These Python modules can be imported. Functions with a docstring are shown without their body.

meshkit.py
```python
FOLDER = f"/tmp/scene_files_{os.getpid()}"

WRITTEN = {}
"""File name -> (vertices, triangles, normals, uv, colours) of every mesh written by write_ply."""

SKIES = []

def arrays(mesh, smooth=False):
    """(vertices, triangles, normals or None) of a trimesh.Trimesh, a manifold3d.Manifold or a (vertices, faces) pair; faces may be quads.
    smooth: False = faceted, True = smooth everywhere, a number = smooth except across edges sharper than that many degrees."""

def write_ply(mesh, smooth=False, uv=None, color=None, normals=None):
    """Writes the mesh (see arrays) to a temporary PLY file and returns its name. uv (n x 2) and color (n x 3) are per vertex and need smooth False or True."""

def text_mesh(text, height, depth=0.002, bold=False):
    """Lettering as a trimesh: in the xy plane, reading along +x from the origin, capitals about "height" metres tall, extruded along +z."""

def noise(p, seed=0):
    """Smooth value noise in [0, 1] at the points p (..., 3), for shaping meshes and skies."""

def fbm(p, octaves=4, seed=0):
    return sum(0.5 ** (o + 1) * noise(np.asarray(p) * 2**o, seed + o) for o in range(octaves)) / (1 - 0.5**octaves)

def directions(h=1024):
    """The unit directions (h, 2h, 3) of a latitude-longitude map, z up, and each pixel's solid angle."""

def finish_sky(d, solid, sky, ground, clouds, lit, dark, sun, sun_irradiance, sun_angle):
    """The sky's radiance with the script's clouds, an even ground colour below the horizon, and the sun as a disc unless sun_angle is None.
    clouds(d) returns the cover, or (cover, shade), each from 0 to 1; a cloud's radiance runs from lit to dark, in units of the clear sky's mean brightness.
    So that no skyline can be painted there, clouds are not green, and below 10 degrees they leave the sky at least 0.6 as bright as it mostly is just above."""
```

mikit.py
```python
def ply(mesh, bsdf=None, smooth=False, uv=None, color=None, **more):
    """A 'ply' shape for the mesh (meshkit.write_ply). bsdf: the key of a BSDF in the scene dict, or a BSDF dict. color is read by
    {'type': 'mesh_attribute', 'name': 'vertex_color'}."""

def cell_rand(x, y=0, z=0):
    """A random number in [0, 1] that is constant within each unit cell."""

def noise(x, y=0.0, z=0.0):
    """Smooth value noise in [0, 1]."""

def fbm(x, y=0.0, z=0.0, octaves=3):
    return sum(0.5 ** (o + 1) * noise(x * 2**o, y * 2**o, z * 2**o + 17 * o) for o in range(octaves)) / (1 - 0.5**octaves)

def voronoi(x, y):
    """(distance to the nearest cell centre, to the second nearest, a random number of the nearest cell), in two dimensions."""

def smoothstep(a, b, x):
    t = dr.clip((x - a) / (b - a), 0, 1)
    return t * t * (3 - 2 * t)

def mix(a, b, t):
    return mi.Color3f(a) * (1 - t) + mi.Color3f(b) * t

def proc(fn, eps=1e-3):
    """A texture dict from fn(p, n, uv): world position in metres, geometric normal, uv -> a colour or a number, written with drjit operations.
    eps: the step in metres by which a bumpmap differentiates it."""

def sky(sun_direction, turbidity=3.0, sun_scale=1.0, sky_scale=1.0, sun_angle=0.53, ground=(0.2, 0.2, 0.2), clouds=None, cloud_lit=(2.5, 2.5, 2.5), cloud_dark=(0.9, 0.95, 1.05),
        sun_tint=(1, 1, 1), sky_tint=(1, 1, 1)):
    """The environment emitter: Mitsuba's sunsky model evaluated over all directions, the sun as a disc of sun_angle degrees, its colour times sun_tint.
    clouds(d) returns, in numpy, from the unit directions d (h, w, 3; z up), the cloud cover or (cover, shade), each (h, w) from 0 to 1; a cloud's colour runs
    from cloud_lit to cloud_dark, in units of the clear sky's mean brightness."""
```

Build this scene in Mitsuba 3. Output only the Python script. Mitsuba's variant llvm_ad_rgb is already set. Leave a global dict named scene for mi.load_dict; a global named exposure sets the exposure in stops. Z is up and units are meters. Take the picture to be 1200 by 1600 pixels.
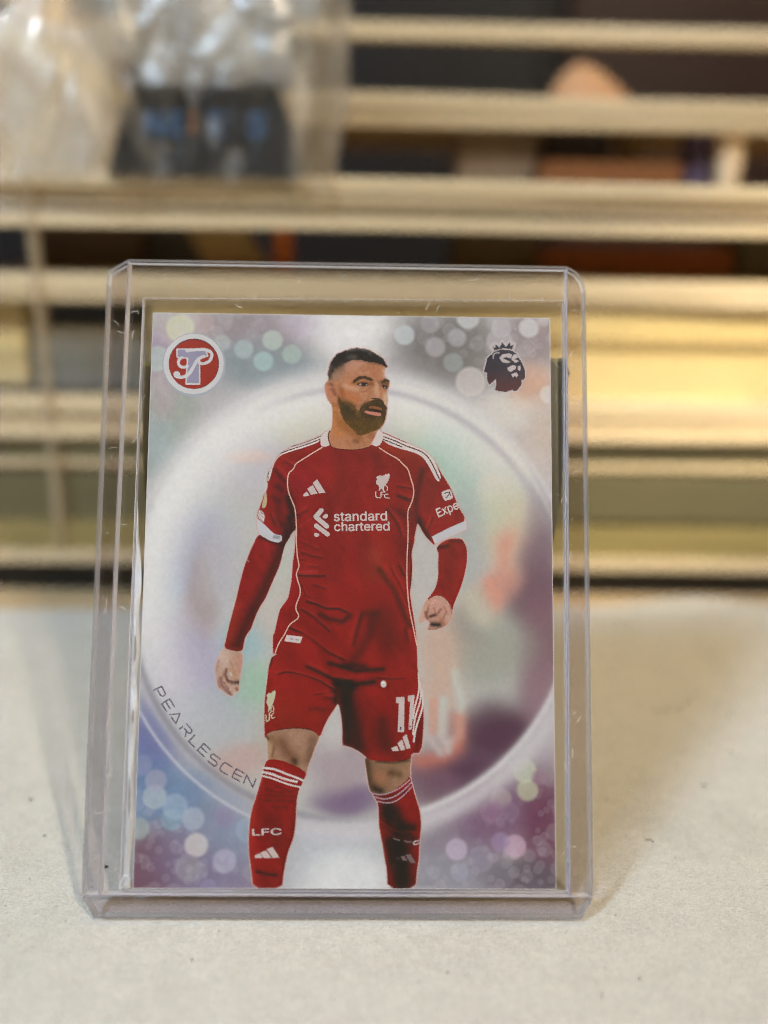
import math, random
import numpy as np
import trimesh
import drjit as dr
import mitsuba as mi
import mikit, meshkit
from mikit import proc, noise, fbm, voronoi, smoothstep, cell_rand
from shapely.geometry import Polygon, LineString

T = mi.ScalarTransform4f
scene, labels = {'type': 'scene'}, {}
MM = 0.001

# ------------------------------------------------------------------ camera, lamps, exposure
CAM = np.array([3.63612, -112.36276, 96.15413]) * MM
RIGHT, DOWN, FWD = np.array([0.99977, -0.01525, 0.01482]), np.array([0.00998, -0.27863, -0.96035]), np.array([0.01878, 0.96028, -0.27842])
scene['camera'] = {'type': 'thinlens', 'fov': 46.397, 'fov_axis': 'x', 'near_clip': 0.005, 'far_clip': 20.0,
                   'aperture_radius': 0.0031, 'focus_distance': 0.1405,
                   'to_world': T().look_at(origin=CAM.tolist(), target=(CAM + FWD).tolist(), up=(-DOWN).tolist())}
exposure = -0.22

def panel_lamp(key, pos, aim, w, h, rgb):
    scene[key] = {'type': 'rectangle', 'to_world': T().look_at(origin=pos, target=aim, up=[0, 0, 1]) @ T().scale([w / 2, h / 2, 1]),
                  'bsdf': {'type': 'diffuse', 'reflectance': {'type': 'rgb', 'value': 0.5}},
                  'emitter': {'type': 'area', 'radiance': {'type': 'rgb', 'value': rgb}}}

# a tall window to the front left gives the cool key, a small warm lamp to the front right the second shadow
panel_lamp('window_light', [-0.56, -0.54, 0.70], [0, 0, 0.03], 0.17, 0.20, [50.0, 66.0, 83.0])
panel_lamp('desk_lamp', [0.37, -0.64, 0.62], [0, 0, 0.04], 0.04, 0.04, [1100, 960, 760])
labels['window_light'] = {'label': 'bright cool window pane out of frame to the front left', 'category': 'window'}
labels['desk_lamp'] = {'label': 'small warm square lamp out of frame to the front right', 'category': 'lamp'}
# a broad warm panel added overhead to fill in ambient light
panel_lamp('overhead_fill', [0.10, 0.25, 1.20], [0.05, 0.08, 0], 0.8, 0.8, [1.3, 0.98, 0.36])
labels['overhead_fill'] = {'label': 'broad warm fill panel added above the desk out of frame', 'category': 'fill light'}
# the warm light of the lit room all round
scene['room_light'] = {'type': 'constant', 'radiance': {'type': 'rgb', 'value': [0.065, 0.047, 0.018]}}
# warm sunbeam that enters from the right and falls on the rack behind
scene['sunbeam'] = {'type': 'spot', 'to_world': T().look_at(origin=[0.62, -0.10, 0.34], target=[0.135, 0.135, 0.076], up=[0, 0, 1]),
                    'intensity': {'type': 'rgb', 'value': [3.3, 2.85, 2.0]}, 'cutoff_angle': 5.6, 'beam_width': 2.2}

# ------------------------------------------------------------------ helpers
KP = (0.97, 0.965, 0.945)     # print density against the lamps' level
def lin(c, k=1.0):
    return [min(0.93, (x / 255.0) ** 2.2 * k) for x in c]
def ink(c, k=KP):
    # the ink's own colour: what the films in front add as reflection is taken off
    return [min(0.93, max(0.010, ((x / 255.0) ** 2.2 - 0.010) * q)) for x, q in zip(c, k)]
def rgbc(c, k=1.0):
    return mi.Color3f(*[float(x) for x in lin(c, k)])
def inkc(c, k=KP):
    return mi.Color3f(*[float(x) for x in ink(c, k)])

def bsdf_plain(c, rough=0.5, spec=0.4, k=1.0, **more):
    return {'type': 'twosided', 'b': {'type': 'principled', 'base_color': {'type': 'rgb', 'value': lin(c, k)}, 'roughness': rough, 'specular': spec, **more}}

def bsdf_proc(fn, rough=0.5, spec=0.4, **more):
    return {'type': 'twosided', 'b': {'type': 'principled', 'base_color': proc(fn), 'roughness': rough, 'specular': spec, **more}}

def bumped(b, fn, scale, eps):
    return {'type': 'twosided', 'b': {'type': 'bumpmap', 'arbitrary': proc(fn, eps), 'scale': scale, 'b': b['b']}}

def obj(key, mesh, bsdf, smooth=False, label=None, cat=None, group=None, kind=None, **more):
    base, i = key, 0
    while key in scene:
        i += 1
        key = f'{base}_{i:03d}'
    scene[key] = mikit.ply(mesh, bsdf, smooth, **more)
    tag(key, label, cat, group, kind)
    return key

def tag(key, label=None, cat=None, group=None, kind=None):
    d = {k: v for k, v in (('label', label), ('category', cat), ('group', group), ('kind', kind)) if v}
    if d:
        labels[key] = d

def box(x0, x1, y0, y1, z0, z1, r=0.6):
    """A box with chamfered edges, mm."""
    r = min(r, (x1 - x0) / 2.2, (y1 - y0) / 2.2, (z1 - z0) / 2.2)
    p = []
    for sx, X in ((1, x0), (-1, x1)):
        for sy, Y in ((1, y0), (-1, y1)):
            for sz, Z in ((1, z0), (-1, z1)):
                p += [(X, Y + sy * r, Z + sz * r), (X + sx * r, Y, Z + sz * r), (X + sx * r, Y + sy * r, Z)]
    return scaled(trimesh.convex.convex_hull(np.array(p, float)))

def scaled(m):
    m = m.copy()
    m.apply_scale(MM)
    return m

def lathe(profile, x, y, n=48):
    """Revolve (r, z) points in mm about the upright through x, y."""
    m = trimesh.creation.revolve(np.array(profile, float), sections=n)
    m.apply_translation([x, y, 0])
    return scaled(m)

# the leaning frame of the card: u to the right, v up the card, n towards the viewer; mm
LEAN = math.radians(22)
FRAME = np.array([[1, 0, 0, 0], [0, math.sin(LEAN), -math.cos(LEAN), 0], [0, math.cos(LEAN), math.sin(LEAN), 0], [0, 0, 0, 1 / MM]]) * MM
def card_mesh(m):
    m = m.copy()
    uv = np.array(m.vertices)[:, :2].copy()
    m.apply_transform(FRAME)
    return m, uv

def chaikin(p, n, closed):
    p = np.asarray(p, float)
    for _ in range(n):
        q = np.roll(p, -1, 0) if closed else p[1:]
        a = p if closed else p[:-1]
        new = np.empty((2 * len(a), 2))
        new[0::2], new[1::2] = 0.75 * a + 0.25 * q, 0.25 * a + 0.75 * q
        p = new if closed else np.vstack([p[:1], new, p[-1:]])
    return p

def flat(shape, h0, h1):
    parts = [g for g in getattr(shape, 'geoms', [shape]) if g.area > 1e-6]
    ms = []
    for g in parts:
        m = trimesh.creation.extrude_polygon(g, h1 - h0, engine='earcut')
        m.apply_translation([0, 0, h0])
        ms.append(m)
    return trimesh.util.concatenate(ms)

# ------------------------------------------------------------------ setting: desk
DZ = -0.55          # top of the paper lies here (mm); the holder's back edge touches it
def desk_col(p, n, uv):
    g = fbm(p.x * 300, p.y * 40, 0, 3) - 0.5
    s = fbm(p.x * 2500, p.y * 1200, 3, 2) - 0.5
    return rgbc((214, 184, 142), 1.05) * (1 + 0.16 * g + 0.1 * s)
scene['desk_paint'] = bsdf_proc(desk_col, 0.45, 0.4)
obj('desk', box(-900, 900, -700, 700, -30, DZ - 0.35, 1.0), 'desk_paint', kind='structure')

# ------------------------------------------------------------------ paper sheet on the desk
def paper_col(p, n, uv):
    x, y = p.x * 1000, p.y * 1000
    c = rgbc((223, 218, 210), 1.0)
    mott = fbm(x * 0.55, y * 0.55, 0, 3) - 0.5
    fine = noise(x * 6.0, y * 6.0, 2.0) - 0.5
    fib = fbm(x * 2.2 + 2 * noise(x, y, 5), y * 5.0, 9.0, 2) - 0.5
    c = c * (1 + 0.11 * mott + 0.24 * fine + 0.22 * fib)
    d1, d2, r = voronoi(x * 0.9, y * 0.9)
    speck = (1 - smoothstep(0.04, 0.10, d1)) * dr.select(r > 0.6, mi.Float(0.5), mi.Float(0.0))
    e1, e2, r2 = voronoi(x * 0.16 + 7, y * 0.16 + 3)
    speck = dr.maximum(speck, (1 - smoothstep(0.012, 0.03, e1)) * dr.select(r2 > 0.55, mi.Float(0.7), mi.Float(0.0)))
    stain = smoothstep(0.62, 0.8, fbm(x * 0.05 + 3, y * 0.05, 4.0, 3))
    c = c * (1 - 0.04 * stain)
    c = c * (1 - 0.035 * smoothstep(0.55, 0.75, fbm(x * 0.12 + 9, y * 0.12, 8.0, 3)))
    return mikit.mix(c, (0.22, 0.17, 0.12), speck)
def paper_h(p, n, uv):
    x, y = p.x * 1000, p.y * 1000
    return fbm(x * 2.2, y * 3.0, 0, 3) + 0.5 * noise(x * 7, y * 7, 3)
scene['paper_stock'] = bumped(bsdf_proc(paper_col, 0.75, 0.25), paper_h, 0.00012, 4e-5)
nx, ny = 260, 60
gx, gy = np.linspace(-330, 330, nx), np.linspace(0, 1, ny)
X, S = np.meshgrid(gx, gy)
back = 123.0 + 0.03 * X + 2.2 * np.exp(-((X - 96) / 16) ** 2)
Y = -420 + (back + 420) * S ** 0.6
lift = 2.0 * np.exp(-((X - 98) / 20) ** 2) * np.clip((Y - 80) / 45, 0, 1) ** 2 + 0.25 * np.clip((Y - 95) / 30, 0, 1) ** 2
Z = DZ + lift
vt = np.stack([X, Y, Z], -1).reshape(-1, 3)
idx = np.arange(nx * ny).reshape(ny, nx)
quads = np.stack([idx[:-1, :-1], idx[:-1, 1:], idx[1:, 1:], idx[1:, :-1]], -1).reshape(-1, 4)
low = vt.copy(); low[:, 2] -= 0.25
edge = np.concatenate([idx[0], idx[1:, -1], idx[-1, ::-1][1:], idx[::-1, 0][1:]])
off = len(vt)
ring = np.stack([edge[:-1], edge[:-1] + off, edge[1:] + off, edge[1:]], -1)
paper = (np.vstack([vt, low]) * MM, np.vstack([quads, quads[:, ::-1] + off, ring]))
obj('paper_sheet', paper, 'paper_stock', 35, 'large off-white speckled paper sheet lying flat under the clear card holder', 'paper sheet')

# ------------------------------------------------------------------ the trading card
CX0, CX1, CY0, CY1 = -30.95, 32.8, 4.25, 93.05
DATA = '''skin_head 2 face 0 0 2:-2.74,83.68 -2.6,84.62 -2,85.99 -0.79,86.95 0.74,87.39 1.97,87.53 3.41,87.3 4.64,86.76 5.68,85.99 6.46,84.95 6.15,84.01 6.19,82.96 6.93,82.4 6.92,81.51 6.59,80.88 6.54,80.26 6.7,79.33 6.55,78.49 6.61,77.77 6.52,76.73 6.27,75.69 5.67,74.66 5.06,74.24 4.76,73.41 4.17,72.17 3.16,71.13 1.14,70.9 -0.89,71.08 -2.01,71.48 -2.53,72.5 -2.64,73.63 -1.95,74.67 -1.95,78.39 -2.62,78.9 -3.14,80.14 -3.32,81.38 -3.07,82.01 -2.66,82.22
hair 4 hair 0 0 2:-2.72,82.38 -2.81,83.58 -2.6,84.83 -2,86.1 -1.09,86.89 0.13,87.33 1.25,87.59 2.28,87.62 3.41,87.45 4.44,86.97 5.47,86.3 6.09,85.73 6.61,84.85 6.57,84.43 6.2,84.74 5.84,85.05 5.07,85.2 4.04,85.39 3.02,85.45 2.4,85.74 1.58,85.75 0.87,85.63 0.26,85.37 -0.25,85.05 -1.06,84.54 -1.77,84.11 -2.17,83.58 -2.47,82.75
beard 3 beard 0 0 2:-1.12,79.64 -1.14,78.71 -0.92,77.68 -0.5,76.34 0.23,75.31 1.25,74.4 2.02,73.58 2.63,73.47 3.34,73.75 4.15,74 4.96,74.39 5.77,74.95 6.29,75.8 6.52,76.94 6.62,78.18 6.45,78.28 6.14,78.64 5.94,79.16 5.68,79.31 4.92,79.32 4.1,79.24 3.8,79.08 3.09,78.71 2.48,78.13 2.13,77.51 1.83,77.4 1.67,78.07 1.05,78.68 0.33,79.02 -0.28,78.82 -0.74,79.13
lip 4 lip_upper 0 0 2:3.7,78.15 4.31,78.31 5.03,78.18 5.86,77.91 5.9,77.55 5.13,77.73 4.42,77.87 3.81,77.86
mouth 4 mouth 0 0 2:3.81,77.84 4.42,77.84 5.13,77.71 5.87,77.51 5.7,77.22 4.93,77.42 3.71,77.59
lip 4 lip_lower 0 0 2:3.15,77.57 3.91,77.37 4.73,77.28 5.75,77.16 5.65,76.64 4.94,76.69 3.92,76.89 3.1,77.19
eyebrow 3 beard 0 0 2:0.91,81.93 1.41,82.46 1.92,82.99 2.53,83.17 3.66,83.03 4.27,82.73 4.46,82.4 4.07,82.31 3.25,82.61 2.43,82.65 1.82,82.36 1.32,81.94
eyebrow 3 beard 0 0 2:5.66,82.31 6.11,82.65 6.62,82.71 7.01,82.33 6.99,82.12 6.42,82.24 6.02,82 5.71,81.89
eye 3 eye 0 0 2:1.73,81.84 2.44,82.08 3.05,82.11 3.72,81.91 3.52,81.47 2.65,81.44 2.04,81.62
eye 3 eye 0 0 2:5.76,81.79 6.22,81.71 6.75,81.51 6.66,81.07 6.23,80.96 5.84,81.39
eye_white 4 eyewhite 0 0 2:2.16,81.85 2.49,81.89 2.57,81.58 2.22,81.66
eye_white 4 eyewhite 0 0 2:3.21,81.8 3.44,81.82 3.41,81.57 3.18,81.55
eye_white 4 eyewhite 0 0 2:6.16,81.35 6.39,81.4 6.37,81.11 6.21,81.09
nostril 3 beard 0 0 2:3.89,79.48 4.4,79.65 5.12,79.55 5.75,79.48 5.43,79.18 4.71,79.34 4.3,79.42
long_sleeve 2 cloth 0 0 2:-13.35,57.68 -13.94,56.4 -14.77,54.39 -15.47,52.39 -16.03,49.9 -16.47,47.66 -17.03,45.44 -17.59,43.1 -17.92,41.38 -18.25,40.03 -17.13,39.67 -15.41,39.44 -15.19,40.78 -14.97,41.89 -14.13,43 -13.67,44.48 -12.97,46.21 -12.01,47.7 -11.42,49.19 -10.71,50.94 -10,52.56 -9.59,54.19 -9.19,56.07 -8.4,57.2 -8.1,58.09 -9.61,58.2 -11.35,57.68
long_sleeve 2 cloth 0 0 2:14.42,55.91 16.12,57.18 18.38,57.39 19.01,56.58 19.39,55.33 19.26,53.07 18.63,50.44 17.75,48.19 17.13,46.7 17.07,45.83 16.63,47.06 15.88,47.99 14.88,48.44 14,48.19 12.88,47.47 14,48.78 14.62,50.03 14.87,51.66 14.8,53.53 14.93,54.91
hand 1 handl 0 0 2:-18.25,40.03 -16.96,39.65 -15.48,39.51 -15.35,38.14 -15.51,36.78 -15.73,35.51 -15.75,34.54 -15.83,33.76 -15.92,33.47 -16.61,33.37 -16.69,32.74 -17.38,32.88 -18.08,33.46 -18.98,34.03 -19.21,35.39 -19.5,36.95 -19.09,38.21 -18.63,39.29
hand 1 handr 0 0 2:13.01,47.59 14,48.35 14.88,48.66 15.88,48.24 16.63,47.25 17.13,45.83 16.88,44.71 16.13,43.84 15.38,43.34 14.14,43.03 13.14,43.08 13.39,43.57 13.58,44.19 13.01,44.56 12.79,44.87 12.27,44.16 11.83,44.24 12.14,45.42 12.51,46.54
finger_gap 3 eyewhite 0 0 2:-17.45,36.26 -16.93,36.38 -16.8,35.75 -17.11,35.77
shorts 2 cloth 0 0 1:-10.72,39.1 -11.29,37.27 -11.39,35.81 -11.65,33.74 -11.83,30.96 -11.72,27.34 -11.61,26.39 -11.15,27.35 -8.77,27.78 -6.94,27.95 -5.1,27.8 -3.99,27.39 -3.24,26.57 -2.66,28.23 -1.94,29.69 -1.1,30.9 -0.5,31.87 -0.11,30.42 0.23,28.01 0.14,25.51 0.81,25.34 1.58,25.13 2.82,24.53 3.7,23.78 4.7,23.15 7.49,22.98 9.66,23.11 10.74,23.57 10.74,24.33 12.29,24.33 12.58,27.83 12.63,30.25 12.44,32.67 12.06,35.1 11.74,36.57 11.55,37.79 6.47,38.49 0.53,38.45 -6.42,40.36
shirt 3 cloth 0 0 1:-2.31,71.89 -1.7,71.48 0.12,71.25 2.15,71.27 3.77,71.65 4.07,72.11 5.31,71.69 6.19,73.12 6.56,73.89 7.97,73.14 9.75,72.36 11.28,71.73 12.8,71.11 13.57,70.35 14.33,69.36 15.35,67.45 15.98,66.56 16.74,65.3 17.5,63.52 18.13,62.01 19.27,60.24 17.5,59.21 13.85,57.48 14.36,56.16 13.6,56.72 12.59,57.91 11.96,59.03 11.58,59.79 11.33,58.78 10.96,56.88 11.21,57.39 10.97,56.38 10.6,54.87 10.73,53.62 10.74,51.99 10.62,50.12 10.38,48.75 10.51,47.88 11.02,44.91 11.4,42.45 11.54,40.48 11.61,37.54 11.58,36.34 10.71,35.79 7.81,35.45 4.91,35.22 2.02,35.27 1.55,35.5 0.07,35.64 -1.54,35.87 -3.39,36.47 -5.13,37.19 -6.38,38.13 -8.12,38.97 -9.61,39.21 -10.53,39.2 -10.7,39.35 -10.71,42.29 -10.53,42.17 -10.2,43.89 -9.86,45.49 -9.62,46.24 -8.53,47.61 -8.3,48.6 -7.97,50.71 -7.89,52.95 -7.67,54.7 -7.56,55.71 -7.54,58.09 -7.61,58.47 -8.47,57.45 -9.45,56.44 -9.72,57.44 -10.72,57.68 -12.25,58.93 -13.78,60.3 -13.19,61.94 -12.84,62.96 -12.55,63.97 -12.18,64.48 -11.95,65.5 -12.22,66.26 -11.98,67.03 -11.56,67.92 -11.2,68.82 -10.72,69.72 -9.98,70.62 -8.48,71.53 -6.97,72.06 -5.21,72.79 -3.83,73.45 -2.62,73.01 -2.42,71.86
shoulder_stripe 4 white 0 0 2:-3.83,73.45 -5.21,72.79 -6.97,72.06 -8.48,71.51 -9.98,70.59 -10.71,69.69 -11.2,68.79 -11.56,67.9 -11.98,67.03 -12.22,66.26 -11.86,65.95 -11.54,67.16 -11.14,68.69 -10.65,69.65 -9.97,70.26 -8.34,70.87 -6.2,71.53 -3.88,72.42
shoulder_line 5 darkred 1 0.108 2:-3.7,73.36 -5.21,72.7 -6.97,71.99 -8.35,71.61
shoulder_line 5 darkred 1 0.148 2:-3.89,72.84 -5.46,72.18 -6.96,71.65 -8.85,71.02 -10.1,70.49
shoulder_line 5 mouth 1 0.118 2:-11.93,67.53 -12.06,66.77 -11.91,66.39
shoulder_stripe 4 white 0 0 2:5.8,74.08 7.97,73.14 9.75,72.39 11.28,71.73 12.8,71.11 13.57,70.35 14.33,69.36 15.25,67.07 15.17,66.73 14.97,66.65 15.03,66.36 14.59,66.27 13.06,69.22 12.04,70.46 10.26,71.08 8.23,71.57 6.07,72.47
shoulder_line 5 darkred 1 0.177 2:6.06,73.37 7.97,72.69 9.75,71.87 11.28,71.37 12.29,70.98 13.31,70.05 14.21,68.4 14.97,66.7
shoulder_line 5 darkred 1 0.158 2:6.06,72.92 7.46,72.38 8.99,71.76
shoulder_line 5 cloth_flat 1 0.128 2:6.05,74.04 7.97,73.16 9.75,72.41
collar 5 white 0 0 1:-3.83,73.45 -2.77,74.23 -2.57,74.04 -2.75,73.27 -2.62,72.63 -2.29,71.84 -3.68,71.52 -3.88,72.36
collar 5 white 0 0 1:5.23,74.46 5.8,74.14 6.19,73.12 5.31,71.67 4.17,72.04 4.79,73.1 5.04,73.87
collar_edge 6 darkred 1 0.158 2:-2.39,74.17 -2.69,73.53 -2.55,72.63 -2.26,71.86
neckline 5 darkred 1 0.118 2:-2.16,71.58 -0.89,71.27 0.63,71.1 2.35,71.24 3.77,71.65
piping 5 piping 1 0.187 2:-3.61,71.49 -4.93,70.68 -6.93,69.38 -7.74,68.86 -8.03,67.96 -8.9,67.31 -8.97,65.53 -8.72,64.14 -8.07,62.75 -7.65,61.74 -7.52,60.23 -7.36,58.34 -7.41,56.46 -7.5,59.22 -7.38,56.08 -7.16,53.96 -6.82,52.71 -7.36,51.59 -7.1,50.59 -6.44,48.74 -7.28,46.75 -7.26,45.88 -6.75,45.15 -6.99,44.53 -8.21,43.78 -8.92,42.18 -9.77,40.94 -10.35,39.35
piping 5 piping 1 0.187 2:5.44,71.56 6.97,70.56 8.5,69.8 9.01,69.17 10.02,68.29 10.41,66.89 10.92,65.36 10.93,63.84 10.43,62.43 9.96,61.54 10.07,59.14 10.08,57.38 9.91,53.61 9.93,50.37 10.26,46.64 10.77,44.17 11.28,41.96 11.54,40.61
cuff 4 cuff 0 0 1:-13.78,60.3 -12.63,59.43 -11.23,58.06 -10.72,57.66 -9.5,57.54 -9.82,56.34 -11.2,56.53 -12.59,57.26 -13.32,57.78
cuff 4 cuff 0 0 0:13.79,57.54 16.24,58.82 19.21,60.18 19.34,58.79 16.37,57.44 14.36,56.39
cuff_label 5 cuffgrey 0 0 0:-10.97,57.58 -9.91,57.44 -10.06,56.91 -11.15,57.05
sleeve_badge 4 gold 0 0 2:-12.42,64.23 -12.18,64.36 -12.05,62.71 -12.31,61.95 -12.56,61.67 -12.94,61.92 -12.65,63.21
sleeve_badge 4 white 0 0 2:-13.25,61.71 -12.35,60.75 -12.4,60.18 -12.57,59.4 -13.66,60.49
badge_mark 5 darkred 1 0.099 2:-13.42,61.06 -12.59,60.24
badge_mark 5 mouth 1 0.079 2:-13.18,61.31 -12.41,60.62
badge_mark 5 mouth 1 0.069 2:-13.44,60.61 -12.7,59.74
hem_tag 4 white 0 0 0:-8.61,42.12 -6.17,41.83 -6.49,40.85 -8.97,41.13
tag_mark 5 cuffgrey 1 0.158 2:-8.05,41.55 -7.55,41.48
tag_mark 5 cuffgrey 1 0.158 2:-7.18,41.39 -6.75,41.33
chest_bar 4 ink 0 0 0:-6.48,63.93 -5.9,64.49 -5.45,63.86 -6.32,63.66
chest_bar 4 ink 0 0 0:-5.84,64.9 -4.97,65.51 -4.19,64.19 -5.2,63.95
chest_bar 4 ink 0 0 0:-4.98,65.83 -4.29,66.45 -2.94,64.33 -3.94,64.19
shorts_bar 4 ink 0 0 0:7.62,25.04 8.53,25.41 8.88,24.66 7.93,24.59
shorts_bar 4 ink 0 0 0:8.62,25.83 9.33,26.35 9.83,24.81 9.12,24.71
shorts_bar 4 ink 0 0 0:9.41,26.67 10,27.22 10.65,25.06 10.03,24.93
sock_bar 4 ink 0 0 0:-12.83,8.77 -12.7,9.18 -12.05,9.38 -11.61,8.74
sock_bar 4 ink 0 0 0:-12.02,9.51 -11.13,9.83 -10.24,8.74 -11.41,8.74
sock_bar 4 ink 0 0 0:-11.04,10.02 -10.14,10.37 -9.09,8.81 -10.02,8.74
sock_bar 4 inkdim 0 0 0:9.95,9.25 10.69,9.38 11.49,8.09 10.69,8.09
sock_bar 4 inkdim 0 0 0:9.16,8.99 9.75,9.12 10.23,8.41 9.63,8.41
sock_bar 4 inkdark 0 0 0:8.42,8.85 8.96,8.92 9.16,8.53 8.69,8.6
number 4 ink 0 0 0:8.36,32.71 9.66,32.8 9.63,27.46 8.64,27.48 8.8,31.8 8.37,31.86
number 4 ink 0 0 0:10.21,32.96 11.22,33.13 10.79,27.89 10.3,27.82 10.53,32.06 10.16,32.11
number_mark 5 navy 1 0.236 2:9.09,28.12 9.1,27.91
number_mark 5 navy 1 0.177 2:10.54,28.4 10.54,28.26
shorts_stripe 4 white 1 0.256 2:11.78,36.38 11.93,34.62 11.84,33.28 11.39,31.82 11.11,30.6 11.04,29.52
shorts_stripe 4 white 1 0.256 2:12.03,34.98 12.24,33.28 12.07,31.94 11.58,30.61 11.16,29.03 11.01,27.1
shorts_stripe 4 white 1 0.276 2:12.34,33.89 12.54,32.07 12.32,30.61 11.77,29.16 11.35,27.71 11.11,26.02
crest 4 ink 0 0 1:4.95,66.83 5.38,67.15 5.73,67.14 6.14,67.04 6.49,67.49 6.67,67.25 6.97,67.56 7.21,67.18 7.06,66.62 6.75,66 6.53,65.69 6.25,65.41 6.26,64.83 6.46,64.6 6.06,64.61 5.95,65 5.81,65.07 5.63,64.75 5.41,64.66 5.4,64.82 5.52,65.13 5.44,65.48 4.98,65.83 4.96,66.19 5.23,66.5 5.09,66.64
crest_letter 4 ink 1 0.148 1:6.5,65.57 6.78,65.34 6.82,65.04 6.71,64.76
crest_letter 4 ink 1 0.167 1:4.95,64.54 4.95,63.62 5.61,63.63
crest_letter 4 ink 1 0.177 1:5.78,64.47 5.76,63.63
crest_letter 4 ink 1 0.148 1:5.85,64.49 6.46,64.53
crest_letter 4 ink 1 0.118 1:5.83,64.09 6.16,64.09
crest_letter 4 ink 1 0.158 1:6.89,64.17 6.46,64.17 6.3,63.91 6.47,63.6 7.12,63.56
crest 4 crestgreen 0 0 1:-11.53,32.91 -11.27,33.3 -11.05,33.28 -10.79,33.15 -10.58,33.69 -10.47,33.4 -10.28,33.77 -10.13,33.31 -10.22,32.64 -10.42,31.92 -10.56,31.55 -10.73,31.22 -10.73,30.52 -10.61,30.59 -10.87,30.46 -10.92,30.73 -11.01,30.81 -11.12,30.43 -11.25,30.28 -11.27,30.52 -11.19,30.89 -11.24,31.31 -11.52,31.74 -11.53,32.15 -11.36,32.52 -11.45,32.69
crest_letter 4 crestgreen 1 0.14 1:-10.58,31.4 -10.41,31.13 -10.38,30.78 -10.45,30.44
crest_letter 4 crestgreen 1 0.159 1:-11.54,29.97 -11.54,28.88 -11.14,29.12
crest_letter 4 crestgreen 1 0.168 1:-11.04,30.18 -11.04,29.18
crest_letter 4 crestgreen 1 0.14 1:-10.99,30.24 -10.61,30.5
crest_letter 4 crestgreen 1 0.112 1:-11,29.75 -10.8,29.88
crest_letter 4 crestgreen 1 0.15 1:-10.35,30.24 -10.61,30.08 -10.71,29.71 -10.62,29.41 -10.21,29.58
sponsor_emblem 4 ink 1 0.749 0:-3.55,61.51 -4.41,60.51 -2.67,59.02
sponsor_emblem 4 ink 0 0 2:-3.45,60.46 -2.95,61.01 -2.54,60.94 -2.48,60.53 -2.75,60.22 -3.19,60.3
sponsor_emblem 4 ink 1 0.709 0:-4.34,59.1 -2.53,57.76
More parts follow.
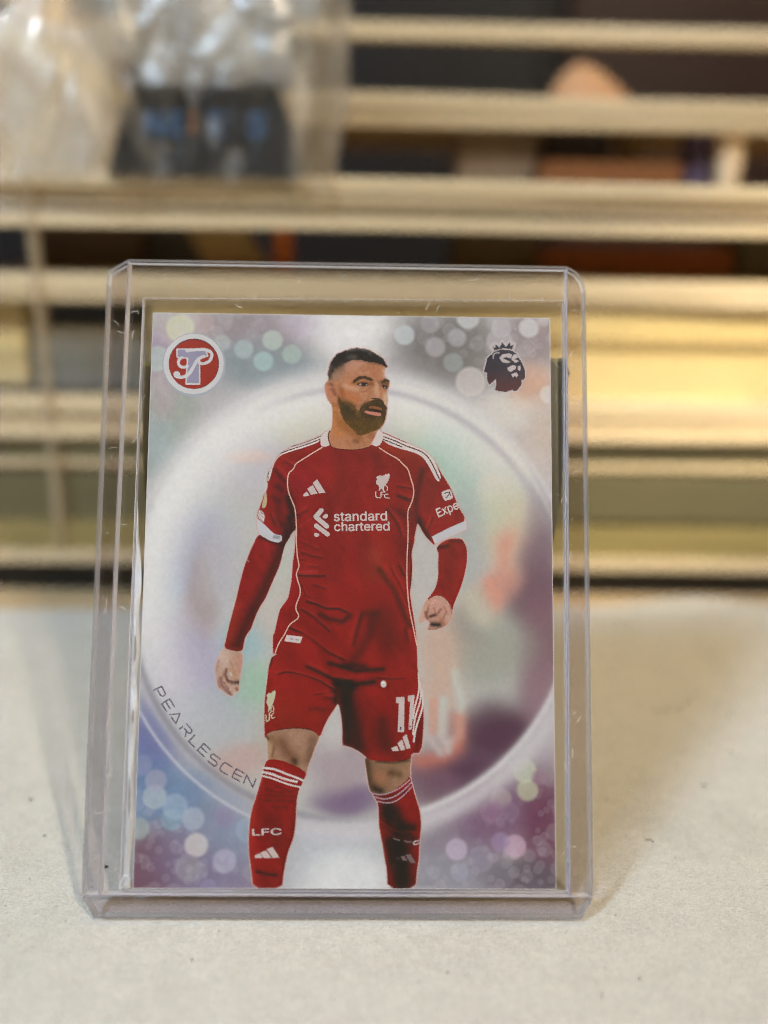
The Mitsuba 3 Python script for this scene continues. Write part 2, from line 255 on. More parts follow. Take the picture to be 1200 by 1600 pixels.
sponsor_emblem 4 ink 0 0 1:-4.66,57.93 -4.35,58.02 -3.66,57.75 -4.24,57.24 -4.59,57.43
sleeve_icon 4 ink 0 0 1:15.35,64.64 16.49,65.1 16.74,64.98 17.19,63.9 17.02,63.58 15.99,63.19 15.73,63.31 15.29,64.39
sleeve_icon_arrow 5 navy 1 0.138 0:16.05,63.7 16.68,64.47
sleeve_icon_arrow 5 navy 1 0.128 0:15.73,64.39 16.55,64.66 16.77,64.09
leg 1 legs 0 0 2:-11.62,26.81 -11.15,27.47 -6.94,28.09 -3.99,27.63 -3.22,26.69 -3.96,25.23 -4.42,23.79 -5.12,21.99 -5.34,20.56 -8.04,21.26 -10.5,22.68 -11.12,23.16 -11.18,26.15
leg 1 legs 0 0 2:3.47,24.08 3.9,21.97 4.3,19.09 4.87,18.18 6.75,17.93 8.76,18.72 10.7,20.56 10.56,22 10.69,22.92 10.81,24.37
sock 2 cloth 0 0 1:-11.34,23.15 -10.48,23.35 -9.13,23.16 -7.78,22.71 -6.3,22.06 -5.42,21.41 -5.21,21.12 -5.6,20.36 -5.98,19.44 -6.31,18.92 -6.62,17.48 -6.72,15.79 -6.7,14.37 -6.92,12.16 -7.3,10.87 -7.81,9.71 -8.05,8.55 -8.41,6.63 -8.63,4.25 -12.92,4.24 -13.25,7 -13.63,9.18 -13.75,11.37 -13.67,13.69 -13.38,15.77 -12.76,17.72 -12.27,19.42 -11.96,20.59 -11.72,21.9
sock 2 cloth 0 0 1:4.8,18.34 6.08,18.06 8.09,18.72 9.83,20.03 10.56,20.95 10.84,19.77 11.31,18.08 11.99,16.12 12.27,14.43 12.27,12.87 12.01,10.93 12.02,8.74 11.7,7.32 11.51,4.24 7.33,4.23 7.17,7.31 6.83,8.59 6.55,10.4 6.27,11.82 5.92,13.5 5.83,16.1 5.62,17.01
sock_stripe 4 white 1 0.325 2:-11.65,22.01 -10.18,21.88 -8.43,21.2 -6.81,20.62 -5.7,20.16
sock_stripe 4 white 1 0.355 2:-11.84,21.38 -10.43,21.12 -8.95,20.5 -7.6,20.15 -6.66,19.96
sock_stripe 4 white 1 0.266 2:-11.87,20.83 -10.28,20.44 -8.67,19.8 -7.32,19.41 -6.11,19.18
sock_stripe 4 whitedim 1 0.187 2:4.85,18.29 5.95,18.05 7.42,18.32 9.03,19.05 10.56,20.36
sock_stripe 4 whitedim 1 0.217 2:5.28,17.79 6.62,17.4 7.96,17.67 9.43,18.59 10.71,19.9
sock_stripe 4 whitedim 1 0.187 2:5.58,17.14 7.16,16.82 8.5,17.15 9.84,18.2 10.85,19.32
sock_letter 4 ink 1 0.177 1:11.91,11.34 11.28,11.25 11.08,10.93 11.35,10.75 11.96,10.93
sock_letter 4 inkdim 1 0.177 1:8.16,11.67 8.54,11.5 9.07,11.39
sock_letter 4 inkdim 1 0.197 1:9.81,11.29 10.28,11.12 10.74,11.21
logo_disc 1 logorim 0 0 0:-19.1,84.67 -19.14,83.86 -19.3,83.07 -19.59,82.32 -19.98,81.63 -20.48,81.01 -21.06,80.48 -21.72,80.04 -22.44,79.73 -23.2,79.53 -23.99,79.46 -24.77,79.51 -25.54,79.69 -26.28,79.99 -26.96,80.4 -27.58,80.92 -28.11,81.52 -28.54,82.21 -28.87,82.95 -29.08,83.73 -29.17,84.54 -29.13,85.35 -28.98,86.14 -28.7,86.89 -28.31,87.59 -27.81,88.22 -27.23,88.75 -26.56,89.19 -25.84,89.51 -25.08,89.72 -24.29,89.79 -23.5,89.74 -22.72,89.56 -21.98,89.26 -21.29,88.84 -20.67,88.32 -20.14,87.7 -19.71,87.01 -19.39,86.27 -19.18,85.48
logo_disc 2 logowhite 0 0 0:-19.42,84.8 -19.46,84.03 -19.62,83.28 -19.88,82.57 -20.26,81.91 -20.73,81.32 -21.28,80.81 -21.91,80.4 -22.6,80.1 -23.32,79.91 -24.06,79.84 -24.81,79.9 -25.54,80.06 -26.24,80.35 -26.89,80.74 -27.47,81.23 -27.98,81.81 -28.39,82.45 -28.7,83.16 -28.9,83.9 -28.98,84.67 -28.95,85.44 -28.8,86.19 -28.53,86.91 -28.16,87.57 -27.69,88.17 -27.14,88.67 -26.51,89.09 -25.82,89.39 -25.1,89.59 -24.35,89.66 -23.6,89.61 -22.86,89.44 -22.16,89.15 -21.5,88.75 -20.92,88.26 -20.41,87.68 -20,87.02 -19.69,86.31 -19.5,85.57
logo_disc 3 logodark 0 0 0:-20.16,84.81 -20.19,84.17 -20.32,83.54 -20.55,82.94 -20.86,82.39 -21.26,81.9 -21.72,81.47 -22.24,81.13 -22.82,80.88 -23.42,80.72 -24.04,80.66 -24.67,80.71 -25.28,80.85 -25.87,81.09 -26.41,81.41 -26.9,81.82 -27.32,82.31 -27.66,82.85 -27.92,83.44 -28.09,84.06 -28.16,84.7 -28.13,85.35 -28,85.97 -27.78,86.57 -27.47,87.13 -27.08,87.62 -26.62,88.05 -26.09,88.4 -25.52,88.65 -24.91,88.81 -24.28,88.87 -23.65,88.83 -23.04,88.69 -22.45,88.45 -21.9,88.12 -21.41,87.7 -20.99,87.22 -20.65,86.67 -20.39,86.08 -20.23,85.45
logo_disc 4 logored 0 0 0:-20.31,84.74 -20.34,84.12 -20.47,83.51 -20.69,82.93 -20.99,82.39 -21.37,81.91 -21.82,81.49 -22.34,81.16 -22.89,80.92 -23.48,80.76 -24.09,80.71 -24.69,80.75 -25.29,80.89 -25.86,81.12 -26.39,81.44 -26.87,81.84 -27.28,82.3 -27.61,82.83 -27.86,83.41 -28.02,84.01 -28.09,84.64 -28.06,85.26 -27.94,85.88 -27.73,86.46 -27.43,87 -27.04,87.48 -26.59,87.9 -26.08,88.23 -25.52,88.48 -24.93,88.64 -24.32,88.7 -23.71,88.65 -23.11,88.52 -22.54,88.28 -22,87.96 -21.53,87.56 -21.12,87.09 -20.78,86.55 -20.53,85.98 -20.37,85.37
logo_letter_edge 5 logowhite 0 0 0:-27.03,87.22 -22.26,87.28 -21.87,85.92 -23.18,85.75 -23.05,81.35 -25.41,81.32 -25.41,82.72 -25.29,85.55 -26.98,85.7
logo_letter 6 logogrey 0 0 0:-26.77,87.01 -22.45,87.06 -22.13,86.11 -23.39,85.92 -23.27,81.63 -25.17,81.6 -25.17,83.16 -25.04,85.77 -26.74,85.87
logo_script 7 logowhite 1 0.493 2:-25.33,86.85 -23.22,87.14 -21.83,87.01 -21.24,86.25 -21.67,85.12 -22.83,84.71 -23.32,84.96
logo_script 7 logowhite 1 0.532 2:-22.65,85.97 -23.59,85.52 -24.19,84.26 -24.89,82.95 -25.93,82.5 -26.85,82.6 -27.18,83.02 -26.81,83.35 -26.52,83.03
logo_script 7 logowhite 1 0.453 2:-26.1,85.75 -26.63,85.31 -26.61,84.55 -25.98,84.06 -25.15,84.35
lion_halo 1 lionhalo 0 0 0:23.48,87.34 23.03,86.97 22.32,86.23 22.3,86.11 22.38,86 21.86,84.05 21.88,83.94 21.96,83.86 22.39,83.79 22.39,82.75 22.8,81.84 22.91,81.74 23.04,81.78 23.84,82.5 23.89,82.06 23.66,81.12 23.7,81.03 23.77,80.95 24.6,80.71 25.58,80.63 26.61,80.99 26.73,80.8 26.86,80.74 27.57,80.98 28.3,82.02 28.32,82.62 28.47,82.58 28.59,82.64 28.87,83.2 28.85,84.41 28.42,85.66 27.49,87.24 26.98,87.55 27.06,87.7 27.31,88.59 27.31,88.75 27.23,88.9 27.12,89.02 26.97,89.09 26.69,89.03 26.55,89.28 26.29,89.39 26.01,89.29 25.64,88.86 25.34,89.26 25.1,89.38 24.93,89.35 24.76,89.24 24.49,88.73 24.07,89.01 23.92,89.05 23.75,89.01 23.58,88.87 23.5,88.66 23.35,88.64 23.2,88.58 23.11,88.46 23.03,88.3 23.07,88.03
lion_mane 2 lion 0 0 0:23.82,87.39 24.86,87.75 26.37,87.65 27.32,87.15 27.78,86.32 28.25,85.56 28.66,84.41 28.7,83.26 28.45,82.77 28.13,82.87 28.13,82.1 27.46,81.13 26.86,80.93 26.71,81.22 25.58,80.82 24.64,80.9 23.85,81.12 24.08,82.05 23.99,82.91 22.95,81.94 22.58,82.79 22.58,83.94 22.05,84.03 22.4,85.29 22.59,86.06 22.49,86.15 23.16,86.84 23.54,87.13
lion_crown 2 lion 0 0 0:23.45,88.23 23.96,87.97 23.92,88.62 24.62,88.07 25.06,88.95 25.62,88.18 26.27,88.97 26.38,88.29 26.89,88.67 26.66,87.81 25.24,87.99 23.82,87.58
lion_face 3 lionhalo 0 0 0:24.57,86.38 25.05,86.96 26.18,87.17 26.65,86.89 26.4,86.3 25.61,86.49 25.38,86.19 26.36,85.73 26.02,85.53 25.04,85.67
lion_face 3 lionhalo 0 0 0:26.79,86.89 27.32,87.09 27.61,86.47 27.31,86.18 27.72,85.82 27.15,85.58 26.46,86.21
lion_face 3 lionhalo 0 0 0:25.83,84.76 26.74,85.25 27.26,85.06 27.2,84.58 26.35,84.07 25.98,84.28
lion_face 3 lionhalo 0 0 0:27.59,85.07 27.91,85.17 28.02,84.59 27.77,84.2 27.52,84.59
lion_face 3 lionhalo 0 0 0:26.44,83.71 27.29,84.04 27.57,83.63 27.29,83.08 27.1,83.5 26.72,83.19
lion_mark 4 lion 0 0 0:25.14,86.25 25.57,86.52 26.25,86.38 25.72,86.12
lion_mark 4 lion 0 0 0:26.97,86.2 27.31,86.39 27.57,86.24 27.27,86.08
lion_ear 3 lionhalo 1 0.158 2:23.63,86.27 23.53,86.75 23.91,87.2 24.58,87.2
arc_letter 1 arcink 1 0.187 0:-28.85,33.51 -27.62,34.17
arc_letter 1 arcink 1 0.187 0:-27.62,34.17 -26.98,33.07 -27.09,32.82 -27.38,32.65 -27.65,32.7 -28.22,33.66
arc_letter 1 arcink 1 0.187 0:-25.52,31.05 -26.34,32.27 -27.51,31.52 -26.69,30.32
arc_letter 1 arcink 1 0.187 0:-26.91,31.88 -26.17,30.75
arc_letter 1 arcink 1 0.187 0:-26.29,29.91 -24.66,30.06 -25.25,28.55 -26.03,29.57
arc_letter 1 arcink 1 0.187 0:-24.71,27.68 -24.14,28.19
arc_letter 1 arcink 1 0.187 0:-23.66,28.58 -22.81,27.62 -22.82,27.33 -23.03,27.14 -23.33,27.16 -23.96,27.88
arc_letter 1 arcink 1 0.187 0:-23.68,27.57 -23.7,26.54
arc_letter 1 arcink 1 0.187 0:-22.25,26.88 -23.24,25.92 -22.26,24.97
arc_letter 1 arcink 1 0.187 0:-19.85,24.64 -20.92,25.6 -21.86,24.59 -20.77,23.61
arc_letter 1 arcink 1 0.187 0:-21.39,25.09 -20.37,24.19
arc_letter 1 arcink 1 0.187 0:-18.3,23.24 -19.39,24.05 -19.66,24 -19.82,23.78 -19.82,23.52 -18.85,22.79 -18.84,22.53 -19.01,22.31 -19.27,22.26 -20.36,23.07
arc_letter 1 arcink 1 0.187 0:-16.47,22.08 -17.56,22.77 -17.92,22.67 -18.36,21.98 -18.28,21.6 -17.2,20.94
arc_letter 1 arcink 1 0.187 0:-14.6,21.19 -15.91,21.85 -16.53,20.63 -15.23,19.97
arc_letter 1 arcink 1 0.187 0:-16.21,21.25 -15,20.61
arc_letter 1 arcink 1 0.187 0:-14.76,19.69 -14.26,20.97 -13.34,19.13 -12.83,20.41'''
